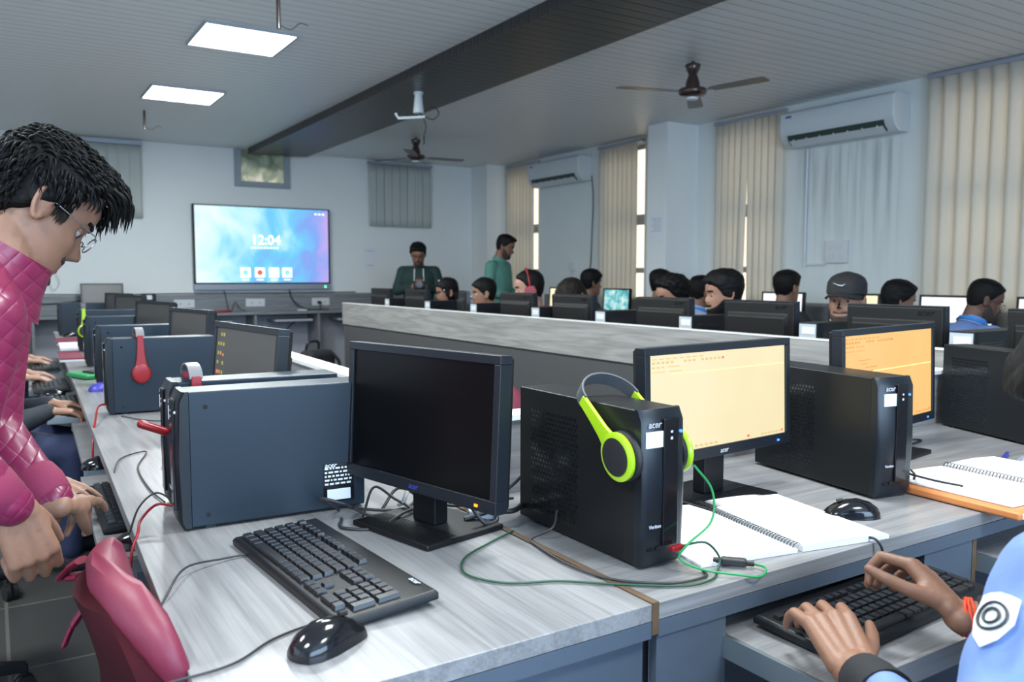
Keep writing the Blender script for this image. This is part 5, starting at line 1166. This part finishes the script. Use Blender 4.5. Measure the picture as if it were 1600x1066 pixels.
# standing people at the back
J = standing(4.16, 8.62, 1.640, 245, hyaw=-4, hpitch=32); f = Vector((math.cos(R_(245)), math.sin(R_(245)), 0)); s = J['side']; nk = J['neck']
for k, q in (('l', 1), ('r', -1)): J['elbow_'+k] = nk+s*q*.25+f*.04-Vector((0, 0, .27)); J['wrist_'+k] = nk+s*q*.08+f*.26-Vector((0, 0, .23)); J['hand_'+k] = f*.6-s*q*.4+Vector((0, 0, .3)); J['back_'+k] = s*q+f*.3
t, HM = person('standing young man in dark green hoodie looking down at a camera in his hands', J, 'skinB', style='curly', vol=.022, beard=2, shirt='hoodie', seed=31, thick=1.1)
B = Vector(J['base']); nn = nk-B
for q in (1, -1): MB().tube([nn+f*.12+s*q*.05-Vector((0, 0, .02)), nn+f*.145+s*q*.055-Vector((0, 0, .16))], .006).build('drawstring', 'plate', t)
cpos = nk+f*.31-Vector((0, 0, .20)); t = thing('camera', 'black camera held by the young man in the green hoodie', 'camera', cpos, R_(245+90)); MB().box((0, 0, 0), (.13, .06, .09)).box((0, 0, .05), (.06, .05, .03)).build('camera_body', 'black', t, bevel=.01); MB().cyl((0, -.02, 0), (0, -.12, 0), .035).build('lens', 'gloss', t, smooth=True)
J = standing(4.78, 7.72, 1.712, -60, hyaw=18, hpitch=22); s = J['side']; nk = J['neck']; f = Vector((math.cos(R_(-60)), math.sin(R_(-60)), 0))
for k, q in (('l', 1), ('r', -1)): J['wrist_'+k] = nk+s*q*.10+f*.22-Vector((0, 0, .38)); J['hand_'+k] = -s*q+Vector((0, 0, -.2))
person('standing bearded man in a sea-green shirt looking down at the students', J, 'skinB', style='quiff', vol=.020, beard=2, shirt='kurta', seed=32, collar='kurta')

# left row students
J = seated(-.36, 2.55, 1.22, -12, hyaw=0, hpitch=30, lean=.10, wz=.765, reach=.20); J['wrist_r'] = Vector((.06, 2.30, .775)); J['elbow_r'] = Vector((.0, 2.43, .92)); J['hand_r'] = Vector((.75, -.5, -.3)); J['back_r'] = Vector((.2, -.3, .9)); J['curl_r'] = (12, 16, 20, 24)
person('student in bright blue at the near tray, showing only a sleeve and open hand', J, 'skinA', shirt='brightblue', pants='bluedark', seed=40, sleeves='short', voxel=.005)
J = seated(.02, 4.02, 1.24, -5, hyaw=0, hpitch=25, lean=.06, wz=.70, reach=.26); person('student in navy trousers seated at the half-open tray of the left row', J, 'skinA', shirt='darkjkt', pants='bluedark', seed=41)
J = seated(-.10, 5.35, 1.22, -5, hyaw=0, hpitch=25, lean=.06, wz=.705, reach=.33); person('student further along the left row typing with bare hands on a tray keyboard', J, 'skinC', shirt='paleblue', sleeves='short', seed=42)
J = seated(-.02, 6.35, 1.22, -5, hyaw=0, hpitch=25, lean=.06, wz=.705, reach=.30); person('farthest left row student whose hand rests on the far keyboard', J, 'skinC', shirt='paleblue', sleeves='short', seed=43)
# ------------------------------------------------------------------ man in the magenta jacket (foreground left)
hf = Vector((.74, .16, -.65)).normalized(); hu = (Vector((0, 0, 1))-hf*hf.z+Vector((-.04, .05, 0))).normalized(); hl = hu.cross(hf).normalized()
hc = Vector((.089, 1.734, 1.389))+hf*.012+hl*.078+hu*.008
J = dict(base=(-.22, 1.75, 0), head=hc, face=hf, up=hu, neck=(.005, 1.775, 1.285), pelvis=(-.44, 1.86, .88), side=(.10, 1, .0),
         shoulder_l=(.0, 1.94, 1.22), elbow_l=(-.02, 1.87, .96), wrist_l=(.088, 1.735, .832), hand_l=(.38, .90, -.15), back_l=(.1, -.1, .95), curl_l=(14, 45, 60, 62), thumb_l=(5, 60), spread_l=1,
         shoulder_r=(-.02, 1.59, 1.19), elbow_r=(-.075, 1.53, .98), wrist_r=(.015, 1.535, .885), hand_r=(.28, .05, -.90), back_r=(.25, -1, .10), curl_r=(62, 64, 66, 70), thumb_r=(30, 55), spread_r=2, hand_s=1.08,
         knee_l=(-.50, 1.98, .48), ankle_l=(-.55, 2.0, .09), knee_r=(-.48, 1.72, .48), ankle_r=(-.53, 1.70, .09))
t, HM = person('man in a quilted magenta jacket and spectacles bending over the near left desk', J, 'skinA', style='quiff', vol=.026, beard=1, glasses=1, shirt='quilt', pants='brightblue', voxel=.0036, seed=51, thick=1.12, wrinkle=.003, cvoxel=.006, hs=1.0)
B = Vector(J['base'])
# stand-up collar
N = Vector(J['neck'])-B; H = Vector(J['head'])-B; ax = Vector((.55, 0, .83)).normalized(); sd = Vector((0, 1, 0)); fw = sd.cross(ax).normalized()
MB().loops([ell(N+ax*a+fw*o, sd*r, fw*r*1.05, 32) for a, r, o in ((-.06, .115, .0), (-.015, .096, .0), (.020, .088, .0), (.036, .086, .0), (.035, .079, .0), (-.01, .086, 0), (-.04, .09, 0))], caps=False).build('collar', 'quilt', t, smooth=True)
for k in ('l', 'r'):
    w_ = Vector(J['wrist_'+k])-B; e = Vector(J['elbow_'+k])-B; d = (w_-e).normalized(); MB().tube([w_-d*.075, w_-d*.05, w_-d*.015, w_-d*.010], [.046, .047, .040, .034], 24).build('cuff', 'pinkcuff', t, smooth=True)
w_ = Vector(J['wrist_r'])-B; d = Vector((.55, .15, -.75)).normalized()
# swept hair locks over the cap of hair
HOFF = hair_off('quiff', .026, 51); hb = MB(); rr = random.Random(9)
for k in range(3000):
    z0 = rr.uniform(-.045, .114); th = rr.uniform(-math.pi, math.pi)
    x0, y0 = head_point(np.array([z0]), np.array([th]), features=False); x0, y0 = float(x0[0]), float(y0[0])
    if z0 < np.interp(x0, [-.10, -.06, -.02, .012, .035, .055, .08], [-.055, -.05, .005, .03, .055, .074, .082]): continue
    if -.050 < x0 < .0 and z0 < .020: continue
    P0 = np.array([[x0, y0, z0]]); N0 = P0-np.array([-.005, 0, 0]); N0[:, 2] *= .8; N0 /= np.linalg.norm(N0)
    n = Vector(N0[0]); o = Vector((x0, y0, z0))+n*(float(HOFF(P0, N0)[0])+rr.uniform(-.001, .004))
    g = Vector((1, 0, -.1)) if z0 > .055 else (Vector((.5, 0, -.8)) if x0 > -.05 else Vector((-.1, 0, -1))); g += Vector((rr.uniform(-.2, .2), rr.uniform(-.35, .35), rr.uniform(-.25, .1)))
    tg = (g-n*g.dot(n)).normalized(); L = rr.uniform(.035, .06)*(1.1 if x0 > .03 and z0 > .06 else .62); lift = rr.uniform(.0, .006)
    pts = [o-n*.006, o+tg*L*.35+n*lift, o+tg*L*.7+n*(lift*.6-.002), o+tg*L-n*(.010 if x0 < .04 else .0)+Vector((0, 0, -.010 if x0 > .04 else 0))]
    hb.tube([HM @ q for q in smoothpath(pts, 3)], [.0020, .0026, .0027, .0026, .0024, .0021, .0018, .0014, .0009, .0003][:len(smoothpath(pts, 3))], 5)
hb.build('hair_locks', 'hair', t, smooth=True)
for s in (-1, 1):
    sb = MB()
    for k in range(60):
        x0 = rr.uniform(.004, .030); z0 = rr.uniform(-.012, .022); yy = s*.0725
        sb.tube([HM @ Vector(q) for q in ((x0, yy, z0+.010), (x0+.002, yy+s*.002, z0), (x0+.003, yy+s*.001, z0-.012))], [.0014, .0016, .0003], 5)
    sb.build('sideburn', 'hairbrown', t, smooth=True)
# ------------------------------------------------------------------ student in uniform typing (foreground right)
J = dict(base=(1.25, .20, 0), head=(1.275, .495, 1.09), face=(-.55, .55, -.60), up=(-.3, .35, .86), neck=(1.27, .41, .975), pelvis=(1.33, .10, .58), side=(-1, .12, 0), twist=True,
         shoulder_l=(1.062, .46, .905), elbow_l=(.885, .45, .70), wrist_l=(1.018, .70, .703), hand_l=(.055, .10, .045), back_l=(-.20, -.25, .92), curl_l=(46, 44, 40, 38), thumb_l=(38, 22), spread_l=7, hand_s=1.12,
         shoulder_r=(1.40, .36, .92), elbow_r=(1.42, .47, .72), wrist_r=(1.268, .69, .728), hand_r=(.02, .09, .052), back_r=(.45, .05, .90), curl_r=(62, 60, 56, 54), thumb_r=(40, 30), spread_r=6,
         knee_l=(1.00, .80, .56), ankle_l=(1.1, .75, .09), knee_r=(1.5, .62, .56), ankle_r=(1.5, .65, .09))
t, HM = person('student in light blue uniform shirt with a red wrist thread typing at the front desk', J, 'skinB', style='low', vol=.022, shirt='ltblue', pants='navy', voxel=.0034, seed=61, thick=1.0, wrinkle=.008, cvoxel=.0055, collar='ltblue', send=.72)
B = Vector(J['base']); N = Vector(J['neck'])-B
w_ = Vector(J['wrist_r'])-B; e = Vector(J['elbow_r'])-B; d = (w_-e).normalized()
for k, o in enumerate((-.016, -.011, -.006)):
    c = w_+d*o; a = d.cross(Vector((0, 0, 1))).normalized(); b = d.cross(a); MB().tube([c+a*.031*math.cos(q)+b*.029*math.sin(q)+d*.002*math.sin(3*q+k) for q in [2*math.pi*j/24 for j in range(25)]], .0022, 6).build('wrist_thread', 'thread', t, smooth=True)
for kk in ('l', 'r'):
    w_ = Vector(J['wrist_'+kk])-B; e = Vector(J['elbow_'+kk])-B; d = (w_-e).normalized(); o0 = -.075; MB().tube([w_+d*(o0-.01), w_+d*(o0+.02), w_+d*(o0+.050), w_+d*(o0+.052)], [.043, .041, .036, .031], 24).build('black_cuff', 'blackcloth', t, smooth=True)
# arm patch on the left upper sleeve
sh = Vector(J['shoulder_l'])-B; el = Vector(J['elbow_l'])-B; ax = (el-sh).normalized(); c = sh+ax*.10; out = (Vector((-.9, .25, .1))-ax*Vector((-.9, .25, .1)).dot(ax)).normalized(); sdv = ax.cross(out).normalized()
def patch(name, m, pts, rad, parent, close=True):
    # flat shape wrapped around the sleeve
    mb = MB(); mb.loops([[c+ax*v+out*math.cos(u/.064)*r+sdv*math.sin(u/.064)*r for u, v in pts] for r in (rad, rad+.0015)]); return mb.build(name, m, parent)
pp = patch('shoulder_patch', 'sticker', [(-.023, -.03), (-.012, -.033), (0, -.035), (.012, -.033), (.023, -.03), (.025, .0), (.015, .022), (0, .035), (-.015, .022), (-.025, .0)], .0695, t)
mb = MB()
for r0 in (.017, .009):
    mb.tube([c+ax*(r0*math.sin(q)-.004)+out*math.cos(r0*math.cos(q)/.064)*.072+sdv*math.sin(r0*math.cos(q)/.064)*.072 for q in [2*math.pi*j/20 for j in range(21)]], .0018, 6)
mb.build('crest', 'wiregrey', pp, smooth=True)
lanyard(t, J)
chair('red chair of the student typing in the foreground right', (1.36, .18, 0), R_(0), group=CG, arms=False, top=.8)
